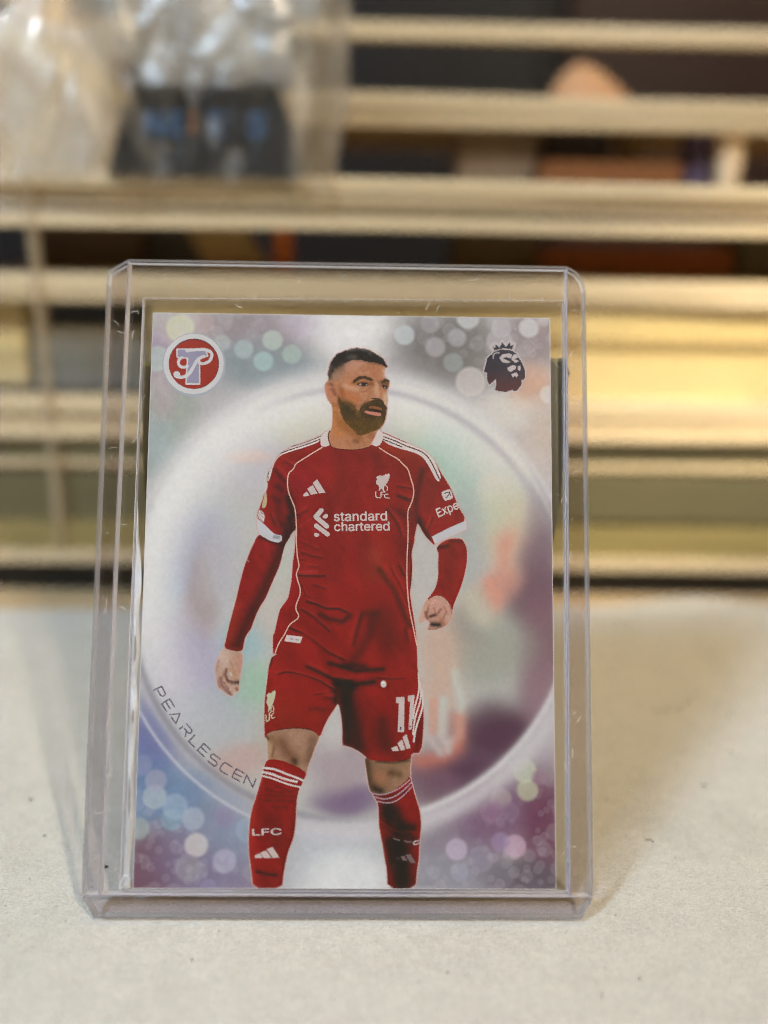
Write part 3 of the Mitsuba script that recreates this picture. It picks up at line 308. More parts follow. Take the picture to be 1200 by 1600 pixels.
STROKES = {'cloth': [([(-10.8,67.8),(-9.9,66.67),(-9.26,66.04)],0.185,0.271,(70,35,28),0.7),([(-10.5,65.26),(-9.86,64.63)],0.369,0.419,(75,30,30),0.8),([(-11.09,63.48),(-10.08,62.98)],0.345,0.369,(75,30,30),0.6),([(-8.83,63.5),(-8.43,61.99),(-7.97,60.73)],0.468,0.369,(45,28,30),0.9),([(-10.45,62.73),(-10.04,60.84)],0.369,0.369,(80,28,28),0.6),([(-8.52,60.22),(-7.99,58.59)],0.554,0.369,(40,26,28),0.92),([(-10.64,59.82),(-9.12,58.96)],0.394,0.308,(65,26,26),0.75),([(-11.54,60.82),(-10.63,59.07)],0.148,0.148,(80,28,26),0.6),([(-9.44,69.22),(-8.04,68.41)],0.148,0.148,(90,35,20),0.7),([(-8.85,57.95),(-9.19,55.94)],0.493,0.308,(52,26,26),0.9),([(-7.27,60.61),(-5.78,61.51)],0.172,0.172,(95,28,28),0.7),([(-7.24,58.72),(-5.26,60.13)],0.099,0.123,(170,55,55),0.5),([(-0.5,70.22),(-0.4,62.83)],0.862,0.862,(120,40,26),0.6),([(-11.22,69.71),(-4.94,71.7)],0.739,0.616,(150,48,30),0.7),([(-8.37,65.54),(-6.85,65.3)],0.493,0.493,(150,40,52),0.6),([(12.31,68.06),(11.68,65.24),(11.31,62.95),(11.32,61.05),(11.83,59.79)],0.394,0.443,(70,30,18),0.75),([(6.08,71.44),(11.79,70.35)],0.739,0.739,(150,58,26),0.6),([(8.4,65.46),(10.55,65.1)],0.111,0.123,(75,28,18),0.75),([(8.53,63.94),(10.3,63.32)],0.209,0.172,(58,26,18),0.88),([(6.78,61.76),(8.44,59.51),(9.08,57.62)],0.16,0.172,(80,30,20),0.8),([(7.29,61.9),(9.56,60.91)],0.308,0.308,(85,30,18),0.65),([(10.44,61.42),(10.83,57.89)],0.308,0.246,(95,22,28),0.7),([(11.83,60.04),(13.35,57.28)],0.32,0.246,(42,22,20),0.85),([(13.97,60.44),(13.35,58.92)],0.135,0.148,(85,28,18),0.6),([(13.07,66.02),(12.58,62.96)],0.493,0.493,(118,44,26),0.6),([(4.18,71.17),(6.73,69.27)],1.108,0.985,(128,42,28),0.6),([(-6.55,54.84),(-4.92,54.35),(-3.41,54.06)],0.123,0.123,(80,28,20),0.85),([(-6.98,51.34),(-5.99,51.23),(-4.62,51.24),(-2.87,51.25)],0.148,0.111,(62,24,18),0.9),([(-4.59,49.87),(-2.72,49.26)],0.123,0.099,(85,28,20),0.7),([(-5.39,52.73),(-4.26,52.61)],0.123,0.123,(95,28,24),0.6),([(-6.65,53.71),(-6.03,53.72)],0.111,0.099,(85,26,22),0.7),([(-6.58,56.47),(-3.93,55.36)],0.111,0.123,(95,28,28),0.6),([(-6.59,50.1),(-5.81,48.25),(-4.81,47.76)],0.099,0.099,(90,28,20),0.6),([(-5.55,47.26),(-3.92,46.78),(-2.55,46.23),(-0.56,46.18),(0.81,45.58)],0.16,0.099,(52,24,20),0.92),([(-3.53,45.3),(-2.03,44.57),(-0.04,44.21),(1.07,45.09)],0.345,0.172,(70,30,32),0.85),([(-6.39,46.01),(-4.52,44.92),(-2.0,42.72)],0.135,0.111,(60,25,16),0.85),([(-8.08,43.17),(-6.33,42.44),(-4.21,41.11),(-2.2,39.53),(0.28,38.32)],0.172,0.099,(52,22,18),0.95),([(2.93,45.35),(2.33,43.0),(1.74,40.66)],0.246,0.222,(80,26,26),0.8),([(4.8,45.11),(4.2,42.4),(2.99,39.93),(1.52,37.96)],0.517,0.493,(85,25,25),0.75),([(3.55,45.47),(5.29,45.49)],0.443,0.308,(82,28,26),0.7),([(4.71,54.82),(5.11,52.07)],0.985,0.985,(152,66,54),0.55),([(-0.91,53.52),(-1.5,51.02)],0.739,0.616,(120,38,28),0.5),([(-6.74,51.84),(-4.0,51.99)],0.111,0.123,(178,66,66),0.6),([(-5.7,41.71),(-0.73,40.52)],0.862,0.739,(150,30,34),0.5),([(-8.76,46.37),(-7.68,48.48)],0.369,0.369,(170,40,50),0.5),([(5.61,52.32),(7.88,49.23),(9.52,45.52),(10.4,43.68)],0.32,0.246,(82,46,36),0.8),([(6.47,53.21),(9.51,47.88),(10.4,44.91)],0.123,0.172,(168,48,36),0.6),([(7.35,52.84),(8.62,50.35),(10.14,47.14)],0.123,0.123,(85,28,20),0.6),([(8.73,52.98),(9.49,51.48)],0.172,0.123,(58,18,16),0.8),([(10.73,53.37),(10.56,49.87)],0.172,0.148,(62,18,28),0.75),([(9.79,43.05),(10.17,41.46)],0.197,0.172,(70,30,22),0.7),([(6.16,45.5),(7.31,41.19)],1.354,1.108,(85,22,22),0.6),([(10.59,56.75),(10.66,54.25)],0.222,0.172,(66,20,26),0.7),([(11.03,42.45),(11.42,38.15)],0.308,0.246,(155,26,48),0.5),([(-2.0,37.86),(0.54,37.16),(2.0,36.7),(6.35,36.95)],0.289,0.181,(42,18,16),0.9),([(0.18,37.52),(3.44,37.36)],0.361,0.289,(46,18,16),0.8),([(-5.38,37.25),(-3.39,36.44),(-1.53,35.48),(0.32,35.21),(1.56,35.13)],0.246,0.148,(25,14,16),0.96),([(-0.66,34.72),(1.57,34.19)],0.591,0.308,(22,14,18),0.96),([(-0.87,34.76),(2.02,34.6),(4.91,35.04)],0.325,0.289,(28,12,14),0.95),([(-10.04,36.03),(-8.94,36.43),(-7.58,36.38),(-5.36,35.85),(-3.37,35.13),(-1.39,33.93)],0.123,0.074,(35,14,14),0.95),([(-1.07,33.56),(-0.99,31.99)],0.419,0.246,(45,22,22),0.85),([(-4.78,30.88),(-2.32,30.77)],0.271,0.185,(82,36,28),0.75),([(-2.6,32.58),(-1.37,32.47)],0.246,0.172,(80,34,28),0.6),([(-4.33,33.06),(-2.12,33.31)],0.099,0.099,(70,26,22),0.6),([(-8.82,30.37),(-8.78,28.2)],1.97,0.862,(142,54,40),0.6),([(-4.27,29.79),(-2.92,29.44)],0.739,0.493,(150,50,38),0.5),([(0.59,33.57),(0.69,30.42),(1.05,26.09)],0.64,0.554,(38,20,22),0.92),([(0.6,33.06),(2.1,28.1),(2.67,25.28)],1.156,1.011,(44,20,22),0.88),([(4.22,31.65),(5.0,26.0)],0.578,0.578,(126,22,28),0.6),([(6.3,29.01),(6.69,25.4)],0.739,0.677,(62,18,22),0.7),([(5.73,23.06),(8.06,22.91),(10.51,23.44)],0.086,0.074,(45,15,15),0.8),([(12.2,29.64),(11.48,24.82)],0.308,0.246,(92,26,26),0.7),([(5.5,35.67),(7.36,35.5),(9.58,35.64)],0.086,0.074,(40,14,14),0.9),([(-11.32,27.17),(-8.77,27.82),(-6.94,27.97),(-5.1,27.84),(-3.62,26.97)],0.074,0.062,(50,20,14),0.8),([(-11.17,37.27),(-10.65,39.1)],0.172,0.099,(52,22,18),0.8),([(-11.32,18.83),(-9.44,18.38),(-7.04,18.59)],0.081,0.108,(98,48,34),0.6),([(-9.73,19.3),(-7.31,18.52)],0.081,0.108,(98,48,34),0.6),([(-11.3,17.99),(-6.89,17.85)],0.108,0.122,(98,48,34),0.62),([(-11.42,17.23),(-7.28,17.06)],0.149,0.122,(98,48,34),0.62),([(-10.33,16.23),(-8.06,16.15)],0.122,0.122,(98,48,34),0.62),([(-11.96,20.46),(-12.76,17.59),(-13.4,13.44),(-13.44,9.57),(-12.88,5.08)],0.217,0.271,(172,56,50),0.7),([(-6.23,18.4),(-6.84,14.75),(-7.36,10.87),(-8.3,7.65),(-8.64,4.71)],0.298,0.379,(112,24,44),0.7),([(-9.64,15.0),(-9.82,10.87)],0.677,0.812,(124,26,30),0.5),([(-10.27,35.45),(-10.71,32.78),(-10.74,28.55)],0.493,0.739,(152,40,38),0.5),([(-6.33,34.99),(-6.76,31.59)],1.354,1.108,(142,30,32),0.4),([(-2.08,30.89),(-2.9,28.23)],0.493,0.616,(120,40,32),0.5),([(8.6,34.47),(9.61,30.23)],1.108,1.108,(148,26,30),0.5),([(5.94,27.2),(8.67,23.85)],0.739,0.739,(96,24,26),0.5),([(15.61,64.27),(17.12,60.48)],0.862,0.862,(140,34,26),0.5),([(14.09,65.27),(13.34,61.7)],0.616,0.616,(112,36,24),0.5),([(-6.89,67.34),(-6.1,65.31)],0.739,0.739,(152,36,50),0.5),([(-11.7,62.71),(-12.28,60.44)],0.32,0.32,(150,44,34),0.6),([(-7.77,53.45),(-7.95,49.72)],0.197,0.246,(162,36,50),0.6),([(16.62,55.55),(16.0,49.92)],0.739,0.739,(118,16,20),0.55),([(17.88,56.19),(18.63,53.69),(17.88,49.93)],0.32,0.369,(152,24,32),0.6),([(-12.38,6.75),(-10.79,6.37),(-9.59,6.24)],0.217,0.162,(52,12,16),0.92),([(-10.68,13.96),(-9.05,12.16),(-8.63,10.87)],0.812,0.812,(118,25,30),0.7),([(-11.3,5.34),(-10.21,4.2)],0.677,0.542,(122,24,26),0.6),([(-11.54,22.69),(-6.56,21.53)],0.542,0.406,(165,44,42),0.5),([(-11.66,22.36),(-6.27,20.23)],0.068,0.068,(95,25,28),0.3),([(7.43,16.36),(7.18,14.8)],0.812,0.542,(42,38,40),0.95),([(8.38,15.59),(9.2,13.25)],0.812,0.542,(42,32,34),0.92),([(10.24,17.68),(11.46,15.6),(12.0,13.52)],0.609,0.474,(140,20,26),0.8),([(8.54,11.18),(8.95,9.63),(9.23,7.06),(9.51,5.0)],1.286,0.487,(38,32,35),0.97),([(7.34,10.92),(7.89,8.34)],0.542,0.406,(48,34,34),0.85),([(9.73,13.51),(11.07,13.26)],0.487,0.338,(50,30,32),0.9),([(6.11,14.21),(7.86,12.99),(9.47,12.47),(11.34,12.61)],0.108,0.095,(150,46,36),0.9),([(6.26,12.85),(8.14,11.95),(9.74,11.57),(11.88,11.71)],0.108,0.095,(140,40,34),0.85),([(5.97,14.93),(8.12,13.9)],0.081,0.081,(120,40,34),0.7),([(7.51,6.02),(8.19,4.36)],0.298,0.244,(142,36,30),0.8),([(10.84,5.78),(11.11,4.37)],0.271,0.244,(112,22,26),0.8),([(5.92,13.24),(6.61,10.27),(7.03,8.34)],0.135,0.122,(155,64,48),0.75),([(5.41,17.79),(9.97,18.46)],0.271,0.19,(88,30,42),0.6),([(-8.72,57.7),(-9.68,55.44),(-10.63,52.93),(-12.05,49.68),(-13.47,46.7),(-15.01,43.61),(-16.17,40.53)],0.64,0.591,(68,40,34),0.85),([(-12.96,57.16),(-11.2,56.55),(-9.94,56.19)],0.222,0.172,(60,30,30),0.8),([(-16.69,46.67),(-17.56,41.75)],0.493,0.493,(158,62,52),0.6),([(-15.69,45.94),(-14.94,45.82)],0.099,0.099,(100,36,32),0.6),([(-17.77,40.28),(-15.41,39.68)],0.148,0.123,(120,60,50),0.5),([(14.61,55.79),(16.25,56.18)],0.246,0.172,(50,18,16),0.85),([(16.62,56.94),(18.51,56.83)],0.148,0.123,(70,20,18),0.7),([(19.14,54.95),(19.01,52.19),(17.63,48.44)],0.197,0.172,(150,30,45),0.6),([(15.37,54.29),(15.25,51.16)],0.369,0.308,(150,34,28),0.5),([(13.38,47.78),(14.88,48.52),(16.63,47.31)],0.086,0.074,(95,16,20),0.6),([(9.06,61.03),(9.34,55.36)],0.739,0.739,(110,26,26),0.5),([(9.46,56.37),(9.86,52.11)],0.616,0.69,(116,22,24),0.5),([(-2.31,64.08),(-0.35,59.04)],0.985,0.985,(126,34,28),0.5),([(4.94,70.28),(5.72,68.49)],0.493,0.493,(118,36,24),0.5),([(-0.95,56.52),(2.82,56.05)],0.739,0.739,(132,28,30),0.5),([(9.07,12.21),(9.35,9.63),(9.51,5.77)],1.625,0.542,(40,32,34),0.9),([(6.77,16.1),(7.59,14.02)],0.677,0.46,(46,38,38),0.8),([(10.27,12.22),(11.08,11.44)],0.542,0.352,(52,28,30),0.8),([(-10.32,68.18),(-9.44,67.08),(-8.83,66.48)],0.148,0.271,(184,58,54),0.34),([(-11.19,61.0),(-10.28,59.25)],0.118,0.148,(184,58,54),0.34),([(-9.24,69.57),(-7.84,68.76)],0.118,0.148,(184,58,54),0.34),([(-7.51,61.01),(-6.02,61.91)],0.138,0.172,(184,58,54),0.34),([(8.45,65.77),(10.6,65.41)],0.089,0.123,(184,58,54),0.34),([(8.7,64.43),(10.47,63.81)],0.167,0.172,(184,58,54),0.34),([(7.14,62.03),(8.83,59.73),(9.5,57.76)],0.128,0.172,(184,58,54),0.34),([(13.62,60.58),(13.0,59.06)],0.108,0.148,(184,58,54),0.34),([(-6.45,55.16),(-4.84,54.67),(-3.35,54.39)],0.098,0.123,(184,58,54),0.34),([(-6.94,51.69),(-5.98,51.58),(-4.62,51.59),(-2.87,51.6)],0.118,0.111,(184,58,54),0.34),([(-4.5,50.15),(-2.63,49.54)],0.098,0.099,(184,58,54),0.34),([(-5.35,53.06),(-4.22,52.94)],0.098,0.123,(184,58,54),0.34),([(-6.65,53.99),(-6.03,54.0)],0.089,0.099,(184,58,54),0.34),([(-6.46,56.76),(-3.81,55.65)],0.089,0.123,(184,58,54),0.34),([(-6.34,50.2),(-5.6,48.41),(-4.69,48.0)],0.079,0.099,(184,58,54),0.34),([(-5.45,47.6),(-3.81,47.11),(-2.49,46.57),(-0.49,46.52),(0.95,45.9)],0.128,0.099,(184,58,54),0.34),([(-6.22,46.3),(-4.32,45.19),(-1.78,42.97)],0.108,0.111,(184,58,54),0.34),([(-7.94,43.51),(-6.16,42.76),(-4.0,41.41),(-2.01,39.84),(0.44,38.65)],0.138,0.099,(184,58,54),0.34),([(2.32,45.51),(1.72,43.16),(1.13,40.81)],0.197,0.222,(184,58,54),0.34),([(7.65,52.99),(8.92,50.5),(10.44,47.28)],0.098,0.123,(184,58,54),0.34),([(9.09,53.16),(9.85,51.66)],0.138,0.123,(184,58,54),0.34),([(10.3,53.39),(10.13,49.89)],0.138,0.148,(184,58,54),0.34),([(10.27,43.17),(10.65,41.58)],0.158,0.172,(184,58,54),0.34),([(11.12,56.76),(11.19,54.26)],0.178,0.172,(184,58,54),0.34),([(-5.18,37.74),(-3.17,36.92),(-1.36,35.98),(0.38,35.74),(1.59,35.66)],0.197,0.148,(184,58,54),0.34),([(-10.13,36.28),(-8.98,36.69),(-7.54,36.64),(-5.28,36.1),(-3.25,35.37),(-1.25,34.16)],0.098,0.074,(184,58,54),0.34),([(-2.55,33.14),(-1.32,33.03)],0.197,0.172,(184,58,54),0.34),([(-4.36,33.33),(-2.15,33.58)],0.079,0.099,(184,58,54),0.34),([(5.52,35.89),(7.36,35.72),(9.57,35.86)],0.069,0.074,(184,58,54),0.34),([(-11.52,37.37),(-11.0,39.2)],0.138,0.099,(184,58,54),0.34),([(-12.79,57.66),(-11.04,57.06),(-9.79,56.7)],0.178,0.172,(184,58,54),0.34),([(14.48,56.34),(16.12,56.73)],0.197,0.172,(184,58,54),0.34),([(16.64,57.31),(18.53,57.2)],0.118,0.123,(184,58,54),0.34),([(13.28,47.97),(14.91,48.73),(16.75,47.49)],0.069,0.074,(184,58,54),0.34)],'face': [([(0.47,84.66),(1.59,84.99)],0.493,0.591,(202,152,132),0.6),([(6.22,84.01),(6.33,83.17)],0.246,0.217,(208,188,172),0.85),([(4.06,83.98),(5.08,83.78)],0.788,0.788,(180,116,86),0.5),([(-1.87,83.69),(-0.75,84.23)],0.542,0.443,(138,110,96),0.8),([(-2.27,82.85),(-1.45,83.07)],0.394,0.394,(160,130,116),0.7),([(-0.0,81.42),(1.74,80.93)],0.315,0.345,(216,172,148),0.7),([(-0.61,80.79),(-0.39,80.17)],0.394,0.295,(165,96,46),0.8),([(0.83,79.77),(1.65,79.47)],0.69,0.493,(190,116,70),0.7),([(4.94,81.9),(4.96,79.93)],0.276,0.246,(214,168,142),0.8),([(4.23,81.89),(3.88,80.43)],0.246,0.246,(170,116,86),0.5),([(6.34,80.05),(6.35,78.8)],0.246,0.197,(212,182,152),0.85),([(2.25,80.46),(3.27,80.63),(3.83,81.26)],0.069,0.079,(148,95,70),0.65),([(1.62,81.94),(4.08,81.89)],0.276,0.246,(128,80,46),0.75),([(0.81,81.8),(1.42,81.96)],0.246,0.217,(175,110,46),0.6),([(5.86,82.02),(6.73,81.87)],0.295,0.197,(88,60,40),0.85),([(5.4,82.33),(5.61,81.5)],0.197,0.217,(165,110,82),0.6),([(-1.68,77.67),(-1.35,75.09),(-0.92,73.55)],0.591,0.493,(196,126,72),0.7),([(-0.44,75.61),(0.9,74.29),(2.13,73.38)],0.493,0.394,(150,95,46),0.75),([(1.53,72.55),(2.03,72.45)],0.236,0.197,(108,65,36),0.9),([(4.15,73.61),(4.56,73.1)],0.394,0.394,(152,92,56),0.6),([(-0.91,72.52),(3.16,71.74)],0.394,0.394,(190,132,102),0.5),([(-2.45,81.81),(-2.15,81.6)],0.158,0.138,(110,65,50),0.8),([(-2.09,80.88),(-1.62,80.1)],0.217,0.177,(148,85,65),0.85),([(-3.16,81.38),(-3.07,80.14),(-2.52,79.11)],0.128,0.118,(206,142,126),0.7),([(-1.15,79.75),(-1.07,78.5)],0.138,0.118,(118,75,40),0.7),([(-0.69,79.23),(0.33,78.85),(1.46,78.12)],0.256,0.276,(120,82,46),0.75),([(3.08,78.97),(2.48,78.24)],0.217,0.197,(112,76,42),0.65),([(1.97,78.13),(1.98,77.5)],0.138,0.138,(165,115,80),0.6),([(2.47,78.75),(3.69,79.6)],0.197,0.197,(196,140,110),0.5),([(-2.52,82.74),(-2.33,83.58),(-1.67,84.22),(-0.76,84.7),(0.26,85.31)],0.177,0.256,(96,78,66),0.75),([(1.58,85.67),(3.02,85.32),(5.07,85.12),(5.94,84.92)],0.099,0.138,(120,84,62),0.6),([(0.16,85.08),(3.02,85.27)],0.197,0.295,(206,158,138),0.4),([(2.01,83.64),(3.65,83.66)],0.138,0.158,(206,156,132),0.45),([(1.62,82.69),(2.43,82.91),(3.66,82.72)],0.158,0.138,(112,70,44),0.5),([(5.09,82.32),(5.51,81.91)],0.138,0.138,(150,98,70),0.6),([(3.69,79.81),(3.49,79.08),(3.09,78.76)],0.138,0.158,(150,98,66),0.6),([(2.46,80.21),(3.28,79.8)],0.295,0.295,(206,150,122),0.5),([(0.62,80.39),(2.05,80.2)],0.138,0.158,(178,120,88),0.5),([(-1.02,81.62),(-0.8,80.17)],0.158,0.177,(164,108,76),0.5),([(-2.86,81.8),(-2.74,80.35),(-2.11,79.21)],0.197,0.177,(188,126,100),0.5),([(-2.0,78.49),(-0.98,78.09)],0.197,0.197,(150,96,58),0.6),([(-1.47,76.84),(-0.74,75.09),(0.29,74.08)],0.256,0.256,(168,108,60),0.55),([(0.41,72.53),(0.93,71.72)],0.158,0.177,(176,114,82),0.5),([(2.74,72.87),(3.16,71.95)],0.158,0.177,(170,108,74),0.5),([(6.11,82.34),(6.23,80.88)],0.099,0.118,(140,96,70),0.5),([(5.51,80.97),(5.73,79.94)],0.118,0.138,(178,122,94),0.6),([(4.5,79.92),(5.73,79.83)],0.118,0.118,(196,140,112),0.6)],'handl': [([(-18.43,39.29),(-17.9,37.83)],0.493,0.493,(214,192,178),0.6),([(-16.05,38.53),(-15.9,36.39)],0.493,0.394,(190,140,120),0.7),([(-17.77,36.76),(-17.95,35.98),(-17.53,35.01),(-16.84,34.73)],0.148,0.138,(110,70,60),0.85),([(-16.35,34.83),(-15.86,34.83)],0.246,0.177,(68,50,45),0.92),([(-18.62,35.4),(-18.4,34.43),(-17.59,33.46),(-16.99,32.88)],0.197,0.197,(140,95,90),0.8),([(-18.9,34.81),(-18.78,34.04)],0.197,0.177,(165,115,105),0.7),([(-17.61,34.04),(-16.62,33.66)],0.118,0.118,(206,168,158),0.7),([(-16.13,33.86),(-15.93,33.62)],0.158,0.118,(140,85,75),0.85),([(-16.75,37.06),(-16.36,35.22)],0.138,0.118,(196,140,100),0.7),([(-18.99,38.12),(-19.25,36.75)],0.099,0.118,(176,134,116),0.6),([(-18.16,36.37),(-18.43,35.4)],0.089,0.099,(160,112,100),0.6),([(-17.22,38.13),(-16.9,37.35)],0.118,0.138,(180,136,116),0.6),([(-18.12,34.82),(-17.31,33.85)],0.069,0.079,(120,80,72),0.6),([(-17.54,35.21),(-16.84,34.97)],0.069,0.069,(90,58,50),0.7),([(-17.8,34.14),(-17.09,33.17)],0.059,0.069,(126,86,78),0.6)],'handr': [([(13.38,46.79),(13.14,45.8)],0.123,0.123,(150,95,80),0.8),([(15.26,46.31),(14.88,45.69)],0.099,0.099,(138,90,75),0.85),([(16.07,45.82),(15.63,44.83)],0.099,0.099,(150,100,85),0.7),([(12.89,45.73),(13.16,44.87)],0.16,0.148,(128,80,65),0.85),([(12.45,46.29),(12.14,44.43)],0.16,0.148,(216,178,162),0.7),([(15.38,44.45),(15.82,43.84)],0.222,0.197,(175,115,86),0.8),([(14.13,47.42),(15.38,47.43)],0.493,0.493,(208,166,150),0.6),([(13.14,43.2),(14.64,43.09)],0.099,0.099,(110,80,70),0.7),([(13.89,43.89),(15.01,43.83)],0.345,0.197,(40,34,32),0.98),([(13.64,45.12),(14.45,45.37)],0.172,0.148,(62,40,34),0.95),([(14.38,47.92),(13.63,46.67)],0.222,0.246,(214,172,156),0.6),([(16.38,45.45),(16.63,44.46)],0.246,0.246,(206,172,158),0.6),([(14.13,46.42),(14.51,45.44)],0.099,0.111,(170,112,98),0.6),([(15.75,46.69),(16.38,45.45)],0.099,0.123,(176,122,106),0.6),([(13.13,47.41),(12.88,46.17)],0.148,0.148,(212,166,150),0.6),([(14.88,44.94),(15.63,44.7)],0.123,0.123,(184,130,110),0.6),([(13.39,43.45),(14.14,43.21)],0.099,0.099,(190,140,124),0.6),([(16.69,46.69),(17.07,45.58)],0.099,0.099,(150,100,88),0.5)],'legs': [([(-8.98,25.8),(-8.34,24.6),(-7.34,23.41)],0.616,0.554,(118,80,60),0.75),([(-7.09,23.06),(-6.97,22.82)],0.345,0.271,(70,52,44),0.85),([(-10.18,25.19),(-10.52,23.76)],0.123,0.123,(118,85,65),0.8),([(-4.46,26.18),(-4.9,23.19)],0.493,0.431,(120,90,74),0.75),([(-10.7,26.39),(-9.95,25.79)],0.308,0.271,(140,105,70),0.7),([(-7.16,26.77),(-6.17,26.17)],0.739,0.616,(182,142,122),0.6),([(-11.44,26.75),(-11.19,26.39)],0.172,0.123,(84,62,36),0.85),([(-10.9,25.55),(-10.95,23.76)],0.222,0.197,(188,158,124),0.7),([(6.72,21.99),(6.73,20.28)],2.979,0.812,(138,104,80),0.7),([(3.95,23.16),(4.24,21.32),(4.59,19.62)],0.542,0.406,(82,64,50),0.88),([(5.27,18.97),(6.08,18.71)],0.515,0.338,(48,38,32),0.92),([(5.92,20.8),(6.33,20.41)],0.542,0.474,(172,116,86),0.75),([(7.67,21.33),(8.88,20.95)],0.379,0.338,(92,70,50),0.85),([(8.48,20.16),(8.62,20.03)],0.542,0.46,(168,132,108),0.7),([(7.12,22.65),(9.95,22.79)],0.298,0.298,(150,116,88),0.6),([(5.37,22.97),(8.33,22.85),(10.48,23.19)],0.108,0.081,(50,32,26),0.7)],'beard': [([(-0.59,79.23),(0.64,78.73),(1.47,77.91)],0.256,0.256,(128,92,52),0.6),([(1.82,77.71),(2.14,76.78)],0.217,0.217,(140,104,64),0.6),([(2.89,77.62),(3.1,77.21)],0.138,0.138,(120,90,52),0.5),([(2.48,78.24),(3.9,79.08)],0.158,0.177,(116,84,46),0.5),([(-0.99,78.71),(-0.55,76.44)],0.138,0.158,(120,86,46),0.5),([(0.38,75.11),(2.12,73.58),(3.54,73.81)],0.197,0.217,(116,86,36),0.5),([(6.25,77.76),(6.17,75.9)],0.138,0.158,(84,68,40),0.6),([(3.31,76.54),(4.74,76.3)],0.138,0.138,(70,52,24),0.6)],'hair': [([(0.55,86.13),(1.37,86.19)],0.217,0.236,(96,92,86),0.6),([(0.13,87.28),(2.38,87.5),(4.03,87.02)],0.099,0.158,(98,94,90),0.6),([(3.62,86.8),(4.03,86.6)],0.138,0.138,(84,82,78),0.5),([(-2.49,84.62),(-2.57,82.85)],0.177,0.236,(92,82,74),0.7),([(-1.77,84.22),(0.15,85.29)],0.158,0.197,(92,76,66),0.6)]}
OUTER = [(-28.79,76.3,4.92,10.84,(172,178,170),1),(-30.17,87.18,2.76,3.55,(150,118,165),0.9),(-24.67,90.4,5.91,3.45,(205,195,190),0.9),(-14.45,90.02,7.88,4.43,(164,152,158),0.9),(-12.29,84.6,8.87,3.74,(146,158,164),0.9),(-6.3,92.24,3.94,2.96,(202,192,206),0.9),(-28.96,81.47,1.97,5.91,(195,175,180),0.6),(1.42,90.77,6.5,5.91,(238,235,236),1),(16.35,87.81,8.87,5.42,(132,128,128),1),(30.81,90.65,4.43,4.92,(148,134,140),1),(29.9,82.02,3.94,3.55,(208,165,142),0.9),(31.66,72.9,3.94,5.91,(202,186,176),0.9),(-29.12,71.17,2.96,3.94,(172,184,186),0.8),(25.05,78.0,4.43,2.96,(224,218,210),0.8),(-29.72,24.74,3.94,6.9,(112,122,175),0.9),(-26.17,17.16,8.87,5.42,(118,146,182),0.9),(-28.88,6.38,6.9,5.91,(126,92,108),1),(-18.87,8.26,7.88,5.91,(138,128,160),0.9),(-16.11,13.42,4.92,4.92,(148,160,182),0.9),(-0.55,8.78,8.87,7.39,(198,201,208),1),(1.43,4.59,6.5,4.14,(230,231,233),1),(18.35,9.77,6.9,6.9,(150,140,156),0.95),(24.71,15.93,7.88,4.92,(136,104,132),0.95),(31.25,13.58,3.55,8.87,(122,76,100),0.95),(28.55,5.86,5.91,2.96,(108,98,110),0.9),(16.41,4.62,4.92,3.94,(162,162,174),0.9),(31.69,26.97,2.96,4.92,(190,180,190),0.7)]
INNER = [(26.57,74.9,6.9,5.91,(219,214,207),0.9),(18.4,81.03,5.91,2.96,(212,206,204),0.7),(-23.8,61.08,5.91,17.73,(205,205,206),0.9),(-7.05,76.57,6.9,3.94,(214,210,190),0.8),(-13.97,68.79,5.91,4.43,(206,200,208),0.8),(-15.5,69.79,3.35,1.18,(226,196,184),0.7),(12.27,77.84,4.43,5.91,(217,214,190),0.8),(18.39,69.15,7.88,7.88,(182,206,194),0.9),(26.55,71.81,5.91,5.42,(218,213,206),0.9),(23.96,64.61,2.36,2.36,(224,214,204),0.7),(26.46,58.54,4.92,5.91,(206,209,184),0.8),(19.39,56.46,2.96,8.87,(178,184,184),0.7),(31.04,61.63,2.46,6.9,(180,178,186),0.7),(30.96,53.55,2.96,8.87,(136,114,128),0.95),(29.2,48.53,4.14,3.94,(104,88,106),0.9),(31.33,40.62,4.14,10.84,(138,106,118),0.95),(22.36,40.56,5.91,5.91,(168,170,160),0.9),(21.38,46.98,2.56,2.36,(192,184,168),0.8),(15.39,37.57,3.15,5.91,(206,182,168),0.8),(10.4,45.4,2.96,7.88,(200,196,192),0.6),(24.77,26.93,8.37,4.92,(92,60,82),0.97),(17.87,20.66,8.37,4.14,(98,66,90),0.97),(31.45,32.79,3.55,4.92,(156,126,138),0.8),(13.46,19.69,3.94,2.96,(140,110,125),0.6),(-23.56,53.06,5.91,7.88,(180,180,202),0.8),(-15.31,40.78,3.35,3.35,(158,196,204),0.7),(-22.4,47.12,2.56,6.9,(172,148,138),0.7),(-20.06,52.1,2.56,4.92,(196,190,192),0.6),(-27.01,43.15,4.73,5.91,(196,190,202),0.8),(-13.68,33.97,4.92,3.55,(164,200,178),0.8),(-10.49,46.23,2.96,4.92,(206,199,192),0.7),(-10.63,53.18,2.96,3.94,(202,204,196),0.8),(-24.04,36.33,6.9,5.91,(184,178,204),0.8),(-9.12,26.76,4.53,3.94,(192,187,176),0.8),(-15.38,23.38,3.94,2.76,(202,168,162),0.7),(-19.93,29.58,5.91,3.94,(180,186,196),0.6),(0.73,22.5,4.92,5.42,(180,164,172),0.9),(1.28,16.88,5.32,2.36,(130,108,142),0.9),(-1.33,30.17,2.56,4.92,(208,206,204),0.8),(15.37,53.41,2.96,7.88,(200,198,194),0.7),(-26.69,51.74,3.35,2.96,(180,184,204),0.6),(-27.58,48.56,2.56,3.94,(186,200,212),0.5)]  # pale blue and teal spots at the left are foil reflections painted in
